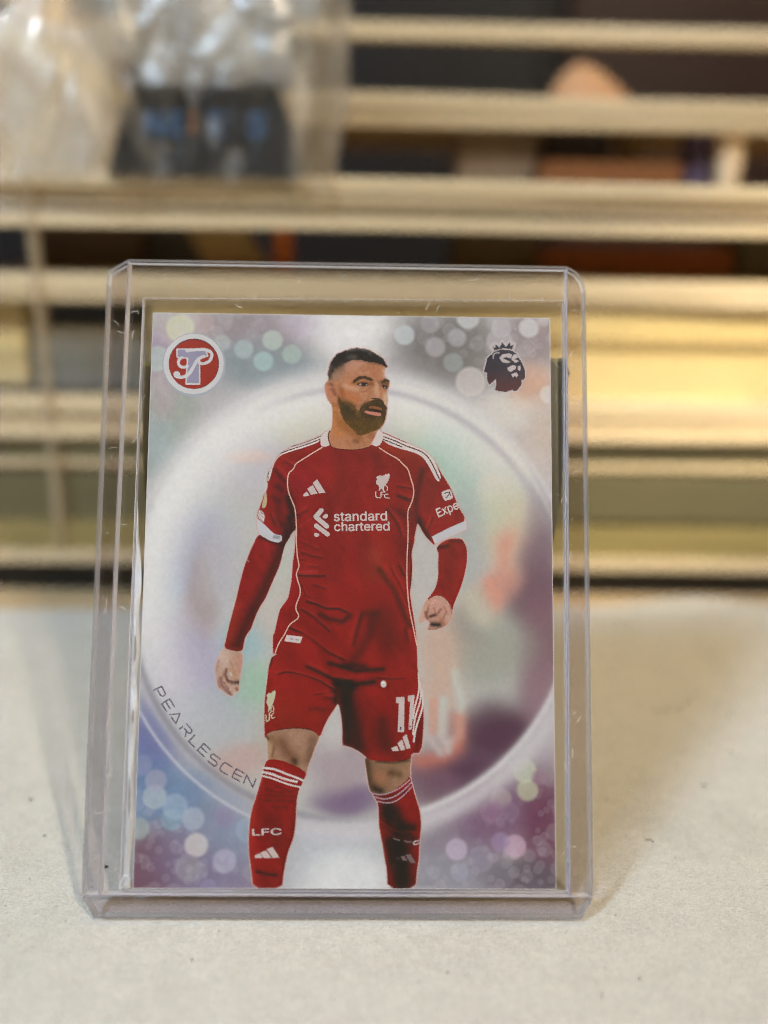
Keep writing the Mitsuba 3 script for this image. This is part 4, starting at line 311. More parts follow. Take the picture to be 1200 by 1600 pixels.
BOKEH = [(-26.51,90.58,2.27,(222,222,194)),(-30.11,85.51,2.17,(192,208,202)),(-19.82,88.26,1.38,(192,197,197)),(-16.32,87.26,1.58,(188,202,202)),(-11.76,88.79,1.67,(202,214,206)),(-13.12,85.32,1.63,(184,208,208)),(-8.65,86.53,1.58,(186,202,196)),(9.34,89.93,1.67,(208,216,220)),(13.46,91.78,1.53,(176,173,178)),(19.55,92.93,1.87,(214,217,220)),(17.79,89.63,1.53,(182,182,186)),(14.29,88.0,1.63,(188,182,188)),(17.17,85.51,1.58,(166,172,172)),(24.59,89.09,2.17,(192,187,193)),(24.92,91.31,1.67,(192,187,194)),(29.36,91.38,1.67,(216,216,220)),(19.94,82.41,2.46,(214,207,204)),(32.46,80.48,1.48,(217,214,214)),(31.66,92.79,1.18,(196,190,196)),(-22.66,91.48,1.58,(196,178,180)),(-28.12,17.62,1.87,(187,200,208)),(-28.01,20.08,1.67,(176,176,198)),(-25.4,14.33,1.67,(152,180,198)),(-22.22,14.44,1.77,(182,192,208)),(-24.98,16.22,1.97,(164,186,208)),(-30.37,13.0,1.67,(176,187,186)),(-21.63,10.59,1.82,(226,219,217)),(-17.33,8.27,1.82,(192,187,210)),(-22.68,7.23,2.07,(164,158,170)),(-17.59,14.83,1.67,(158,148,182)),(-13.97,12.77,1.87,(165,181,203)),(-19.63,4.54,1.18,(160,150,185)),(-30.21,22.35,1.58,(150,158,192)),(17.67,10.05,1.67,(208,192,214)),(26.54,10.54,1.77,(215,180,203)),(24.4,11.2,1.48,(170,148,184)),(28.56,18.89,1.67,(203,203,178)),(28.09,21.76,1.87,(208,213,190)),(30.34,20.81,1.18,(165,133,152)),(24.43,17.54,1.67,(182,166,172)),(23.05,15.64,1.77,(160,126,158)),(25.89,15.65,1.48,(150,122,148)),(29.95,10.55,1.58,(136,104,122)),(18.16,6.77,1.38,(176,176,194)),(24.66,6.41,1.97,(140,134,146)),(21.37,8.65,1.97,(160,154,172))]
GHOST = [([(27.29,61.59),(25.95,57.02)],1.773,1.182,(214,196,176),0.5),([(25.74,56.52),(25.41,52.5),(23.99,48.99)],1.675,1.084,(220,150,132),0.7),([(23.39,49.98),(24.18,47.5)],0.788,0.591,(220,160,140),0.7),([(20.18,47.27),(21.57,45.69)],1.675,0.69,(206,200,186),0.8),([(18.58,44.48),(19.17,42.51)],1.182,1.379,(150,140,136),0.4),([(15.39,41.49),(15.2,33.18)],2.561,1.379,(212,182,166),0.6),([(13.43,32.19),(13.73,27.84)],0.69,0.246,(200,196,194),0.9),([(16.09,32.7),(15.8,27.85)],0.493,0.246,(204,210,206),0.9),([(17.97,36.12),(18.57,32.71),(17.58,26.9),(16.79,25.93)],0.591,0.295,(206,208,202),0.85),([(17.97,29.8),(17.58,25.45),(15.41,24.0),(11.98,23.22)],0.788,0.788,(214,126,106),0.62),([(14.81,32.2),(14.82,27.85)],0.493,0.394,(220,160,136),0.6),([(14.43,26.69),(15.22,24.77)],0.69,0.295,(200,188,186),0.85),([(15.8,27.08),(16.4,24.97)],0.394,0.295,(206,196,194),0.8)]
RING = (1.4,48.7,34.97)

def strokes(c, x, y, items, k):
    for pts, r, soft, col, al in items:
        d = mi.Float(1e9)
        for (ax, ay), (bx, by) in zip(pts[:-1], pts[1:]):
            ux, uy = bx - ax, by - ay
            L = ux * ux + uy * uy + 1e-9
            px, py = x - ax, y - ay
            t = dr.clip((px * (ux / L) + py * (uy / L)), 0, 1)
            d = dr.minimum(d, dr.square(px - ux * t) + dr.square(py - uy * t))
        d = dr.sqrt(d)
        c = mikit.mix(c, inkc(col, k), al * dr.exp(-1.1 * dr.square(d / (r + 0.8 * soft))))
    return c

def blobs(c, x, y, items, k):
    for u, v, rx, ry, col, al in items:
        e = dr.square((x - u) / rx) + dr.square((y - v) / ry)
        w = dr.exp(-e * e * 0.55)
        c = mikit.mix(c, inkc(col, k), al * w)
    return c

def foil_grain(x, y):
    """The fine linen grain of the printed foil: about 0.15 mm."""
    return 1 + 0.06 * (noise(x * 7.0, y * 7.0, 1.0) - 0.5) + 0.04 * (noise(x * 13.0, y * 3.0, 4.0) - 0.5) + 0.06 * (noise(x * 2.0, y * 2.0, 8.0) - 0.5)

def face_print(p, n, uv):
    x, y = uv.x, uv.y
    wx = x + 1.6 * (noise(x * 0.22, y * 0.22, 2.0) - 0.5)
    wy = y + 1.6 * (noise(x * 0.22, y * 0.22, 6.0) - 0.5)
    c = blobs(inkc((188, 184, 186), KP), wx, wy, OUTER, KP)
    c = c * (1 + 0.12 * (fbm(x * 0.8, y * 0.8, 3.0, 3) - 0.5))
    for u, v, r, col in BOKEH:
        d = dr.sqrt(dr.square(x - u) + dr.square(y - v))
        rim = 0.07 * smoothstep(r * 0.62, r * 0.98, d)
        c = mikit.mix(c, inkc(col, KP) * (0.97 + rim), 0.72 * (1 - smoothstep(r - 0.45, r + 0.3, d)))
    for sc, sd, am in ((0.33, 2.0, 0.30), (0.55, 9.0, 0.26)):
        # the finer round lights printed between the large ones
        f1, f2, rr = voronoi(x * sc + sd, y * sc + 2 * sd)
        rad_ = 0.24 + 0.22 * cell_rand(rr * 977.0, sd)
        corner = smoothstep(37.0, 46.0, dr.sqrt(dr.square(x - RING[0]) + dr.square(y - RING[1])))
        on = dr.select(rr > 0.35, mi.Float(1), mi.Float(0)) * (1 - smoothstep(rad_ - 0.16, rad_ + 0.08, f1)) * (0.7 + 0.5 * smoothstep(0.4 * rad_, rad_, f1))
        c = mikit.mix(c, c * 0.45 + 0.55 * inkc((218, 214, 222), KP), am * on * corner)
    ci = blobs(inkc((200, 199, 197), KP), wx, wy, INNER, KP)
    ci = strokes(ci, wx, wy, GHOST, KP)
    dx, dy = x - RING[0], y - RING[1]
    d = dr.sqrt(dx * dx + dy * dy)
    R = RING[2]
    # the printed pearl: a broad milky band at its upper left, thin bright lines elsewhere
    upleft = smoothstep(-0.35, 0.7, (dy * 0.78 - dx * 0.62) / dr.maximum(d, 1e-3))
    lowright = smoothstep(0.0, 0.8, (dx * 0.75 - dy * 0.66) / dr.maximum(d, 1e-3))
    lowleft = smoothstep(0.3, 0.9, (-dx * 0.75 - dy * 0.66) / dr.maximum(d, 1e-3))
    band = smoothstep(R - 11.0, R - 3.0, d)
    ci = mikit.mix(ci, inkc((236, 234, 233), KP), band * (0.95 * upleft))
    inside = 1 - smoothstep(R - 1.1 - 1.2 * upleft, R + 0.5 + 2.2 * upleft, d)
    c = mikit.mix(c, ci, inside)
    line = dr.exp(-dr.square((d - (R - 0.2)) / 0.55))
    c = mikit.mix(c, inkc((222, 218, 221), KP), line * dr.clip(0.25 + 0.65 * lowright + 0.25 * upleft, 0, 1))
    glow = dr.exp(-dr.square((d - (R + 1.3)) / 1.6))
    c = mikit.mix(c, inkc((216, 211, 217), KP), glow * dr.clip(0.15 + 0.75 * lowright, 0, 1) * 0.9)
    line2 = dr.exp(-dr.square((d - (R + 2.1)) / 0.28))
    c = mikit.mix(c, inkc((206, 206, 216), KP), line2 * 0.75 * lowleft)
    dark = dr.exp(-dr.square((d - (R - 0.6)) / 0.7))
    c = mikit.mix(c, inkc((148, 146, 158), KP), dark * 0.75 * lowleft)
    up2 = smoothstep(0.55, 0.95, (dy * 0.93 + dx * 0.36) / dr.maximum(d, 1e-3))
    c = mikit.mix(c, inkc((178, 172, 182), KP), 0.6 * up2 * dr.exp(-dr.square((d - (R - 2.6)) / 0.7)))
    c = mikit.mix(c, inkc((226, 222, 220), KP), 0.7 * up2 * dr.exp(-dr.square((d - (R - 1.4)) / 0.45)))
    c = c * foil_grain(x, y)
    return c

def cloth_print_for(box_):
    u0, v0, u1, v1 = box_
    near = []
    for it in STROKES['cloth']:
        q, m_ = np.array(it[0]), it[1] + 1.8 * it[2]
        if q[:, 0].max() + m_ > u0 and q[:, 0].min() - m_ < u1 and q[:, 1].max() + m_ > v0 and q[:, 1].min() - m_ < v1:
            near.append(it)
    return lambda p, n, uv: cloth_print(uv, near)
def cloth_print(uv, near):
    x, y = uv.x, uv.y
    c = strokes(inkc((147, 32, 37), KP), x, y, near, KP)
    fold = fbm(x * 0.5 + y * 0.25 + 1.5 * noise(x * 0.2, y * 0.2), y * 0.16 - x * 0.1, 5.0, 3)
    c = c * (1 + 0.55 * (fold - 0.5))
    weave = noise(x * 10, y * 6, 0) - 0.5 + 0.6 * (noise(x * 5, y * 12, 4) - 0.5)
    return c * (1 + 0.26 * weave)
def skin_print(part, base):
    def fn(p, n, uv):
        x, y = uv.x, uv.y
        c = strokes(inkc(base, KP), x, y, STROKES[part], KP)
        return c * (1 + 0.20 * (noise(x * 9, y * 9, 0) - 0.5) + 0.22 * (fbm(x * 2.5, y * 2.5, 2, 2) - 0.5))
    return fn
def beard_print(p, n, uv):
    x, y = uv.x, uv.y
    g = noise(x * 12 + 3 * noise(x, y), y * 6, 2) - 0.5
    h = fbm(x * 1.6, y * 1.6, 7.0, 2) - 0.5
    c = mikit.mix(inkc((100, 76, 34), KP), inkc((74, 60, 34), KP), smoothstep(75.2, 77.5, y))
    c = strokes(c, x, y, STROKES['beard'], KP)
    return c * (1 + 0.75 * g + 0.5 * h)
def hair_print(p, n, uv):
    x, y = uv.x, uv.y
    g = noise(x * 8, y * 3 + 2 * noise(x * 2, y * 2), 2) - 0.5
    c = strokes(inkc((46, 42, 38), KP), x, y, STROKES['hair'], KP)
    return c * (1 + 0.95 * g)

def lion_print(p, n, uv):
    # purple ink at the crown to plum at the chin, as printed
    t = smoothstep(80.8, 85.2, uv.y + 0.4 * (noise(uv.x, uv.y) - 0.5))
    return mikit.mix(inkc((84, 34, 52), KP), inkc((42, 26, 62), KP), t)

INK = {'white': (222, 210, 208), 'whitedim': (178, 152, 162), 'ink': (212, 198, 196), 'inkdim': (130, 112, 114), 'inkdark': (78, 62, 64), 'darkred': (84, 24, 28), 'cloth_flat': (150, 40, 40),
       'piping': (226, 186, 172), 'cuff': (206, 206, 212), 'cuffgrey': (158, 160, 166), 'gold': (190, 174, 140), 'navy': (28, 36, 72), 'crestgreen': (206, 204, 178), 'mouth': (58, 40, 30), 'eye': (56, 42, 30),
       'eyewhite': (205, 195, 188), 'lip_upper': (150, 96, 62), 'lip_lower': (206, 136, 122), 'lionhalo': (200, 190, 194), 'arcink': (92, 80, 104), 'logorim': (176, 180, 190), 'logowhite': (216, 214, 214), 'logodark': (110, 60, 60),
       'logored': (162, 56, 36), 'logogrey': (158, 152, 178)}
for k, c in INK.items():
    scene['ink_' + k] = {'type': 'twosided', 'b': {'type': 'principled', 'base_color': {'type': 'rgb', 'value': ink(c, KP)}, 'roughness': 0.4, 'specular': 0.35}}
scene['ink_face'] = bsdf_proc(skin_print('face', (192, 134, 102)), 0.4, 0.35)
scene['ink_handl'] = bsdf_proc(skin_print('handl', (200, 166, 150)), 0.4, 0.35)
scene['ink_handr'] = bsdf_proc(skin_print('handr', (202, 156, 140)), 0.4, 0.35)
scene['ink_legs'] = bsdf_proc(skin_print('legs', (170, 132, 110)), 0.4, 0.35)
scene['ink_beard'] = bsdf_proc(beard_print, 0.4, 0.35)
scene['ink_hair'] = bsdf_proc(hair_print, 0.4, 0.35)
scene['ink_lion'] = bsdf_proc(lion_print, 0.4, 0.35)
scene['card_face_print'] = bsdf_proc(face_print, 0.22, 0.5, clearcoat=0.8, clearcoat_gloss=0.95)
scene['card_stock'] = bsdf_plain((226, 220, 222), 0.5, 0.3)

tag('trading_card', 'glossy pearl and red printed player card standing inside the clear sleeve', 'trading card')
outline = Polygon([(CX0, CY0), (CX1, CY0), (CX1, CY1), (CX0, CY1)])
m, uv = card_mesh(flat(outline, -0.42, -0.01))
obj('trading_card__stock', m, 'card_stock')
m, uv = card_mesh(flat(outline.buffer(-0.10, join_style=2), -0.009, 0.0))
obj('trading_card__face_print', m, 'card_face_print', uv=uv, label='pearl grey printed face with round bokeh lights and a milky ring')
PLAYER = {'skin_head', 'hair', 'beard', 'lip', 'mouth', 'eyebrow', 'eye', 'eye_white', 'nostril', 'long_sleeve', 'hand', 'finger_gap', 'shorts', 'shirt', 'shoulder_stripe', 'shoulder_line', 'collar', 'collar_edge', 'neckline',
          'piping', 'cuff', 'cuff_label', 'sleeve_badge', 'badge_mark', 'hem_tag', 'tag_mark', 'chest_bar', 'shorts_bar', 'sock_bar', 'number', 'number_mark', 'shorts_stripe', 'crest', 'crest_letter', 'sponsor_emblem', 'sponsor_word',
          'sleeve_icon', 'sleeve_icon_arrow', 'sleeve_word', 'leg', 'sock', 'sock_stripe', 'sock_letter', 'sock_word'}
def holder_of(name):
    if name in PLAYER:
        return 'trading_card__player_print__'
    if name.startswith('logo'):
        return 'trading_card__round_logo__'
    if name.startswith('lion'):
        return 'trading_card__lion_emblem__'
    return 'trading_card__'
STEP = 0.007
figure = []
for row in DATA.strip().splitlines():
    head, body = row.split(':')
    name, layer, mat, kind, width, sm = head.split()
    pts = np.array([float(t) for t in body.replace(',', ' ').split()]).reshape(-1, 2)
    if kind == '0':
        shp = Polygon(chaikin(pts, int(sm), True)).buffer(0)
        if name in ('hair', 'beard', 'eyebrow'):      # hair ends: a ragged outline
            ring_ = shp.exterior.segmentize(0.16).coords[:-1]
            rg = np.random.default_rng(3)
            shp = Polygon(np.array(ring_) + rg.normal(0, 0.055, (len(ring_), 2))).buffer(0)
    else:
        shp = LineString(chaikin(pts, int(sm), False)).buffer(float(width) / 2, quad_segs=4, cap_style=(2 if name in ('arc_letter',) else 1), join_style=(2 if name == 'arc_letter' else 1))
    shp = shp.intersection(outline.buffer(-0.1, join_style=2))
    if shp.is_empty:
        continue
    m, uv = card_mesh(flat(shp, 0.001, 0.001 + STEP * int(layer)))
    if name in ('skin_head', 'hair', 'beard', 'long_sleeve', 'hand', 'shorts', 'shirt', 'leg', 'sock', 'collar', 'cuff', 'shoulder_stripe'):
        figure.append(shp)
    if mat == 'cloth':
        mat = f'cloth_{len(scene)}'
        scene['ink_' + mat] = bsdf_proc(cloth_print_for(shp.bounds), 0.4, 0.35)
    obj(holder_of(name) + name, m, 'ink_' + mat, uv=uv)
for name, s, mat, bl, br, tl, bold in [('sponsor_word','standard','ink',(-1.59,59.87),(6.8,60.06),(-1.64,61.33),True),('sponsor_word','chartered','ink',(-1.5,58.3),(7.19,58.48),(-1.54,59.69),True),('sleeve_word','Expe','ink',(14.83,60.58),(18.13,62.07),(14.35,61.9),True),('sock_word','LFC','ink',(-13.23,12.04),(-8.81,12.16),(-13.29,13.02),True)]:
    tm = meshkit.text_mesh(s, 1.0, 0.01, bold)
    v = np.array(tm.vertices)
    x0, x1, y1 = v[:, 0].min(), v[:, 0].max(), v[:, 1].max()
    bl, br, tl = map(np.array, (bl, br, tl))
    q = bl + np.outer((v[:, 0] - x0) / (x1 - x0), br - bl) + np.outer(v[:, 1] / y1, tl - bl)
    z = np.where(v[:, 2] > 0.005, 0.001 + STEP * 4, 0.001)
    m, uv = card_mesh(trimesh.Trimesh(np.column_stack([q, z]), tm.faces, process=False))
    obj(holder_of(name) + name, m, 'ink_' + mat, uv=uv)
from shapely import union_all
halo = union_all(figure).buffer(0.15).intersection(outline.buffer(-0.1, join_style=2))
m, uv = card_mesh(flat(halo, 0.001, 0.004))
scene['ink_halo'] = bsdf_plain((208, 172, 164), 0.4, 0.35)
obj('trading_card__player_print__cut_line', m, 'ink_halo', uv=uv, label='thin pale pink line printed round the figure')
tag('trading_card__player_print', 'printed footballer in red kit with number on the shorts')
tag('trading_card__round_logo', 'round red badge with silver letter')
tag('trading_card__lion_emblem', 'purple lion head with a crown')

# ------------------------------------------------------------------ soft sleeve round the card
def film(tint=(1, 1, 1), refl=1.0):
    return {'type': 'thindielectric', 'int_ior': 1.49, 'specular_transmittance': {'type': 'rgb', 'value': list(tint)}, 'specular_reflectance': {'type': 'rgb', 'value': refl}}
scene['sleeve_film'] = film((0.985, 0.985, 0.98))
scene['holder_film'] = film((0.975, 0.968, 0.978))
scene['seal_film'] = film((0.90, 0.87, 0.91))
def frosted(rgb, w, rough):
    return {'type': 'blendbsdf', 'weight': w, 'a': {'type': 'thindielectric', 'int_ior': 1.49},
            'b': {'type': 'twosided', 'b': {'type': 'principled', 'base_color': {'type': 'rgb', 'value': rgb}, 'roughness': rough, 'specular': 0.7}}}
scene['edge_plastic'] = frosted([0.74, 0.725, 0.745], 0.42, 0.2)
scene['seam_plastic'] = frosted([0.90, 0.88, 0.92], 0.72, 0.15)
scene['fold_film'] = {'type': 'blendbsdf', 'weight': 0.75,
                      'a': {'type': 'thindielectric', 'int_ior': 1.49},
                      'b': {'type': 'twosided', 'b': {'type': 'roughconductor', 'material': 'none', 'alpha': 0.38, 'specular_reflectance': {'type': 'rgb', 'value': 0.9}}}}

def sheet(pts, h):
    """One flat film at height h over the card, mm."""
    p = Polygon(pts)
    v, f = trimesh.creation.triangulate_polygon(p, engine='earcut')
    m = trimesh.Trimesh(np.column_stack([v, np.full(len(v), h)]), f, process=False)
    return card_mesh(m)[0]
SL = [(-32.72,3.96),(34.46,3.91),(35.01,95.92),(-32.48,95.34)]       # bottom left, bottom right, top right, top left
tag('card_sleeve', 'thin clear soft sleeve with a glossy left fold around the printed card', 'card sleeve')
obj('card_sleeve__front_film', sheet(SL, 0.34), 'sleeve_film')
obj('card_sleeve__back_film', sheet(SL, -0.78), 'sleeve_film')
def strip(pts, w, h0, h1, key, mat, smooth=False):
    m, _ = card_mesh(flat(LineString(pts).buffer(w / 2, cap_style=2, join_style=2), h0, h1))
    return obj(key, m, mat, smooth)
strip([SL[3], SL[0]], 0.20, -0.70, 0.30, 'card_sleeve__edge', 'seam_plastic')
strip([SL[2], SL[1]], 0.16, -0.70, 0.30, 'card_sleeve__edge', 'seam_plastic')
strip([SL[3], SL[2]], 0.09, 0.22, 0.30, 'card_sleeve__edge', 'seam_plastic')
strip([SL[0], SL[1]], 0.14, -0.60, 0.30, 'card_sleeve__edge', 'seam_plastic')
# the film bulges where it folds round the left side of the card
rows = []
for v_ in np.linspace(SL[0][1] + 0.3, 63.0, 420):
    t = (v_ - SL[0][1]) / (SL[3][1] - SL[0][1])
    ul = SL[0][0] + (SL[3][0] - SL[0][0]) * t + 0.16
    ur = ul + (CX0 - 0.15 - ul) * min(1.0, 0.12 + (63.2 - v_) / 16.0) * (0.86 + 0.14 * math.sin(v_ * 0.5 + math.sin(v_ * 0.17)))
    w = min(1.0, (63.5 - v_) / 22.0)
    wave = 0.16 * math.sin(2 * math.pi * v_ / 13.0 + 1.3 * math.sin(v_ * 0.21)) + 0.015 * math.sin(v_ * 2.1 + 2 * math.sin(v_ * 0.7))
    rows.append([(ul + (ur - ul) * a, v_, -0.10 + (0.24 + 1.0 * wave) * math.sin(math.pi * a) * (0.5 + 0.5 * w)) for a in np.linspace(0, 1, 9)])
rows = np.array(rows)
ii = np.arange(rows.shape[0] * 9).reshape(-1, 9)
qd = np.stack([ii[:-1, :-1], ii[:-1, 1:], ii[1:, 1:], ii[1:, :-1]], -1).reshape(-1, 4)
pts3 = np.column_stack([rows.reshape(-1, 3), np.ones(rows.size // 3)]) @ FRAME.T
obj('card_sleeve__side_fold', (pts3[:, :3], qd), 'fold_film', True, 'bright glossy fold along the left of the card')

curl = chaikin([(-32.75, 4.35), (-32.75, 5.2), (-32.2, 6.1), (-31.5, 6.2), (-31.3, 5.7), (-31.9, 5.0), (-32.5, 4.5)], 2, False)
m, _ = card_mesh(flat(LineString(curl).buffer(0.13), 0.36, 0.55)); obj('card_sleeve__corner_fold', m, 'fold_film', label='bright curled fold at the lower left corner')

# ------------------------------------------------------------------ rigid clear holder
HO = [(-36.29,0.17),(36.26,0.09),(37.85,2.51),(38.26,3.91),(38.47,97.58),(38.08,99.18),(37.05,100.66),(35.5,101.5),(-34.96,101.57),(-38.26,99.5),(-38.34,3.76),(-38.01,2.84)]
tag('card_holder', 'rigid clear plastic card holder with clipped corners leaning upright on the paper', 'card holder')
obj('card_holder__front_sheet', sheet(HO, 0.92), 'holder_film')
obj('card_holder__back_sheet', sheet(HO, -1.12), 'holder_film')
hp = Polygon(HO)
rim = hp.difference(hp.buffer(-0.30, join_style=2))
top_v = max(v for _, v in HO)
low_part = Polygon([(-60, -5), (60, -5), (60, top_v - 4.2), (-60, top_v - 4.2)])
m, _ = card_mesh(flat(rim.intersection(low_part), -1.10, 0.90)); obj('card_holder__rim', m, 'edge_plastic')
upper = rim.difference(low_part)
m, _ = card_mesh(flat(upper, 0.45, 0.90)); obj('card_holder__rim', m, 'edge_plastic')
m, _ = card_mesh(flat(upper, -1.10, -0.72)); obj('card_holder__rim', m, 'edge_plastic')
SM = [[(-34.95,101.25),(-35.67,3.68)],[(35.5,101.28),(34.75,3.44)],[(-38.14,3.49),(37.96,3.35)]]
strip(SM[0], 0.22, -1.05, 0.86, 'card_holder__seam', 'seam_plastic')
strip(SM[1], 0.20, -1.05, 0.86, 'card_holder__seam', 'seam_plastic')
strip(SM[2], 0.16, -1.05, 0.86, 'card_holder__seam', 'seam_plastic')
inner = hp.buffer(-0.5, join_style=2)
leftz = inner.intersection(Polygon([(-60, SM[0][1][1] + 0.3), (SM[0][1][0] - .2, SM[0][1][1] + 0.3), (SM[0][0][0] - .2, SM[0][0][1]), (-60, SM[0][0][1])]))
rightz = inner.intersection(Polygon([(60, SM[1][1][1] + 0.3), (SM[1][1][0] + .2, SM[1][1][1] + 0.3), (SM[1][0][0] + .2, SM[1][0][1]), (60, SM[1][0][1])]))
lowz = inner.intersection(Polygon([(-60, -5), (60, -5), (60, SM[2][1][1] - 0.2), (-60, SM[2][0][1] - 0.2)]))
for z in (leftz, rightz, lowz):
    obj('card_holder__seal', sheet(list(z.exterior.coords)[:-1], -0.2), 'seal_film')
# a small shiny dent pressed into the front sheet
d_ = trimesh.creation.uv_sphere(1.0, count=[24, 32])
d_.vertices = np.array(d_.vertices) * [0.50, 0.55, 0.24] + [*(6.4,34.78), 0.90]
m, _ = card_mesh(d_)
scene['dent_plastic'] = {'type': 'blendbsdf', 'weight': 0.3, 'a': {'type': 'thindielectric', 'int_ior': 1.49}, 'b': {'type': 'twosided', 'b': {'type': 'roughconductor', 'material': 'none', 'alpha': 0.25}}}
obj('card_holder__dent', m, 'dent_plastic', True, 'tiny shiny dent in the front sheet')
# scratches and dust caught on the front sheet
rng = np.random.default_rng(5)
ms = []
for i in range(150):
    e = rng.random()
    u = rng.choice([rng.uniform(-37, -31.5), rng.uniform(33.5, 36.5), rng.uniform(-33, 34)], p=[.4, .35, .25]); v_ = rng.uniform(6, 99)
    if -31 < u < 33 and v_ < 93 and rng.random() < 0.75:
        v_ = rng.uniform(93.5, 99)
    a = rng.uniform(0, math.pi); L = rng.uniform(0.1, 1.3) ** 1.5
    b = a + rng.uniform(-.5, .5)
    ln = LineString([(u, v_), (u + L * .5 * math.cos(a), v_ + L * .5 * math.sin(a)), (u + L * .5 * math.cos(a) + L * .5 * math.cos(b), v_ + L * .5 * math.sin(a) + L * .5 * math.sin(b))])
    ms.append(flat(ln.buffer(rng.uniform(0.015, 0.05), quad_segs=2), 0.925, 0.94))
for i in range(90):          # dust grains
    u, v_ = (rng.uniform(-37, 37), rng.uniform(93.5, 100)) if i < 35 else (rng.choice([rng.uniform(-37.5, -31.4), rng.uniform(33.2, 37.2)]), rng.uniform(3, 98)) if i < 75 else (rng.uniform(-30, 32), rng.uniform(5, 92))
    g_ = Polygon([(u + rng.uniform(.02, .07) * math.cos(t), v_ + rng.uniform(.02, .07) * math.sin(t)) for t in np.linspace(0, 6.28, 7)[:-1]]).buffer(0)
    if g_.area > 1e-4:
        ms.append(flat(g_, 0.925, 0.95))
m, _ = card_mesh(trimesh.util.concatenate(ms))
scene['scratch_white'] = bsdf_plain((205, 198, 190), 0.6)
obj('card_holder__scratches', m, 'scratch_white', kind='stuff', label='fine scratches and dust on the clear front sheet')

# ------------------------------------------------------------------ dark stand behind the holder
scene['stand_plastic'] = bsdf_plain((96, 90, 66), 0.32, 0.5)
ST = [(-32.83,84.95),(35.52,86.5),(36.21,84.4),(35.25,81.67),(35.24,72.94),(34.41,63.7),(33.11,56.59),(28.35,41.59),(18.35,4.9),(-14.45,4.83),(-25.18,41.2),(-30.21,56.0),(-31.72,65.04)]
tag('card_stand', 'dark olive plastic display stand mostly hidden behind the card and holder', 'display stand')
m, _ = card_mesh(flat(Polygon(ST), -3.4, -1.5)); obj('card_stand__back_plate', m, 'stand_plastic')
scene['stand_edge'] = bsdf_plain((150, 142, 96), 0.3, 0.5)
m, _ = card_mesh(flat(LineString([ST[0], ST[1]]).buffer(0.34, cap_style=2), -3.5, -1.45)); obj('card_stand__top_edge', m, 'stand_edge', label='paler olive top edge')
# rear strut from the middle of the plate down to the paper
a0 = FRAME @ np.array([0, 62, -3.4, 1.0]); y0, z0 = a0[1] / MM, a0[2] / MM
sv = []
for x in (-13, 15):
    sv += [(x, y0, z0), (x, y0 + 2.4, z0 + 0.6), (x * 1.2, y0 + 26, DZ), (x * 1.2, y0 + 29, DZ)]
obj('card_stand__strut', scaled(trimesh.convex.convex_hull(np.array(sv, float))), 'stand_plastic')

# ------------------------------------------------------------------ dust on the paper
scene['dust_brown'] = bsdf_plain((62, 48, 38), 0.8, 0.2)
ms = []
for x, y, r in [(np.float64(68.29),np.float64(36.03),0.22),(np.float64(77.92),np.float64(48.18),0.16),(np.float64(68.63),np.float64(47.85),0.15),(np.float64(65.43),np.float64(42.18),0.12),(np.float64(72.72),np.float64(111.29),0.3),(np.float64(67.86),np.float64(102.05),0.2),(np.float64(80.8),np.float64(99.89),0.18),(np.float64(86.14),np.float64(98.42),0.15),(np.float64(63.18),np.float64(83.47),0.2),(np.float64(52.88),np.float64(78.97),0.25),(np.float64(48.47),np.float64(31.33),0.12),(np.float64(84.15),np.float64(63.49),0.12),(np.float64(-38.31),np.float64(12.14),0.28),(np.float64(-57.07),np.float64(30.63),0.18),(np.float64(-50.93),np.float64(20.23),0.12),(np.float64(42.28),np.float64(-11.2),0.1),(np.float64(36.26),np.float64(-14.11),0.1),(np.float64(-20.54),np.float64(-7.73),0.1),(np.float64(-0.34),np.float64(-14.54),0.09),(np.float64(15.59),np.float64(-10.06),0.1)]:
    r *= 1.8
    s = trimesh.creation.icosphere(1, r)
    s.vertices *= [1, rng.uniform(.6, 1.2), 0.5]
    s.apply_translation([x, y, DZ + r * 0.3]); ms.append(s)
def hair_tube(pts, r):
    p = chaikin(np.array(pts)[:, :2], 3, False)
    ring_ = []
    for q in p:
        ring_.append([(q[0] + r * math.cos(t), q[1] + r * math.sin(t)) for t in np.linspace(0, 2 * math.pi, 6)[:-1]])
    ln = LineString(p).buffer(r, quad_segs=2)
    f = flat(ln, DZ + 0.02, DZ + 0.12)
    return f
for pts in [[(67.21328,65.58657),(70.09437,64.75489),(73.82636,66.53905),(77.56504,69.85367),(79.26785,72.62816)],[(52.27527,19.69824),(52.88999,19.52606),(53.39674,19.00514)]]:
    ms.append(hair_tube(pts, 0.07))
obj('dust_specks', scaled(trimesh.util.concatenate(ms)), 'dust_brown', kind='stuff', label='dark specks and a curled fibre scattered on the paper', cat='dust')

# ------------------------------------------------------------------ rack of clear and beige plastic behind
def beige(col, amp=0.10, seed=0.0):
    def fn(p, n, uv):
        x, z = p.x * 1000, p.z * 1000
        g = fbm(x * 0.02, z * 0.5, seed, 3) - 0.5
        s = fbm(x * 0.08, z * 0.8, seed + 4, 2) - 0.5
        return rgbc(col) * (1 + amp * 1.6 * g + amp * s)
    return fn
scene['rail_beige'] = bsdf_proc(beige((206, 184, 148)), 0.30, 0.5, clearcoat=0.6, clearcoat_gloss=0.9)
scene['rail_tan'] = bsdf_proc(beige((196, 174, 138), seed=3.0), 0.32, 0.5, clearcoat=0.6, clearcoat_gloss=0.9)
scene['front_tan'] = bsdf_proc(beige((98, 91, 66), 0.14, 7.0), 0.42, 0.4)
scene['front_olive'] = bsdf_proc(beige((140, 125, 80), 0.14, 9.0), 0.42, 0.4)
scene['groove_and_gap_dark'] = bsdf_plain((30, 25, 17), 0.6)  # for a groove, and for the painted shade under the rack
scene['groove_tan'] = bsdf_plain((136, 116, 82), 0.5)
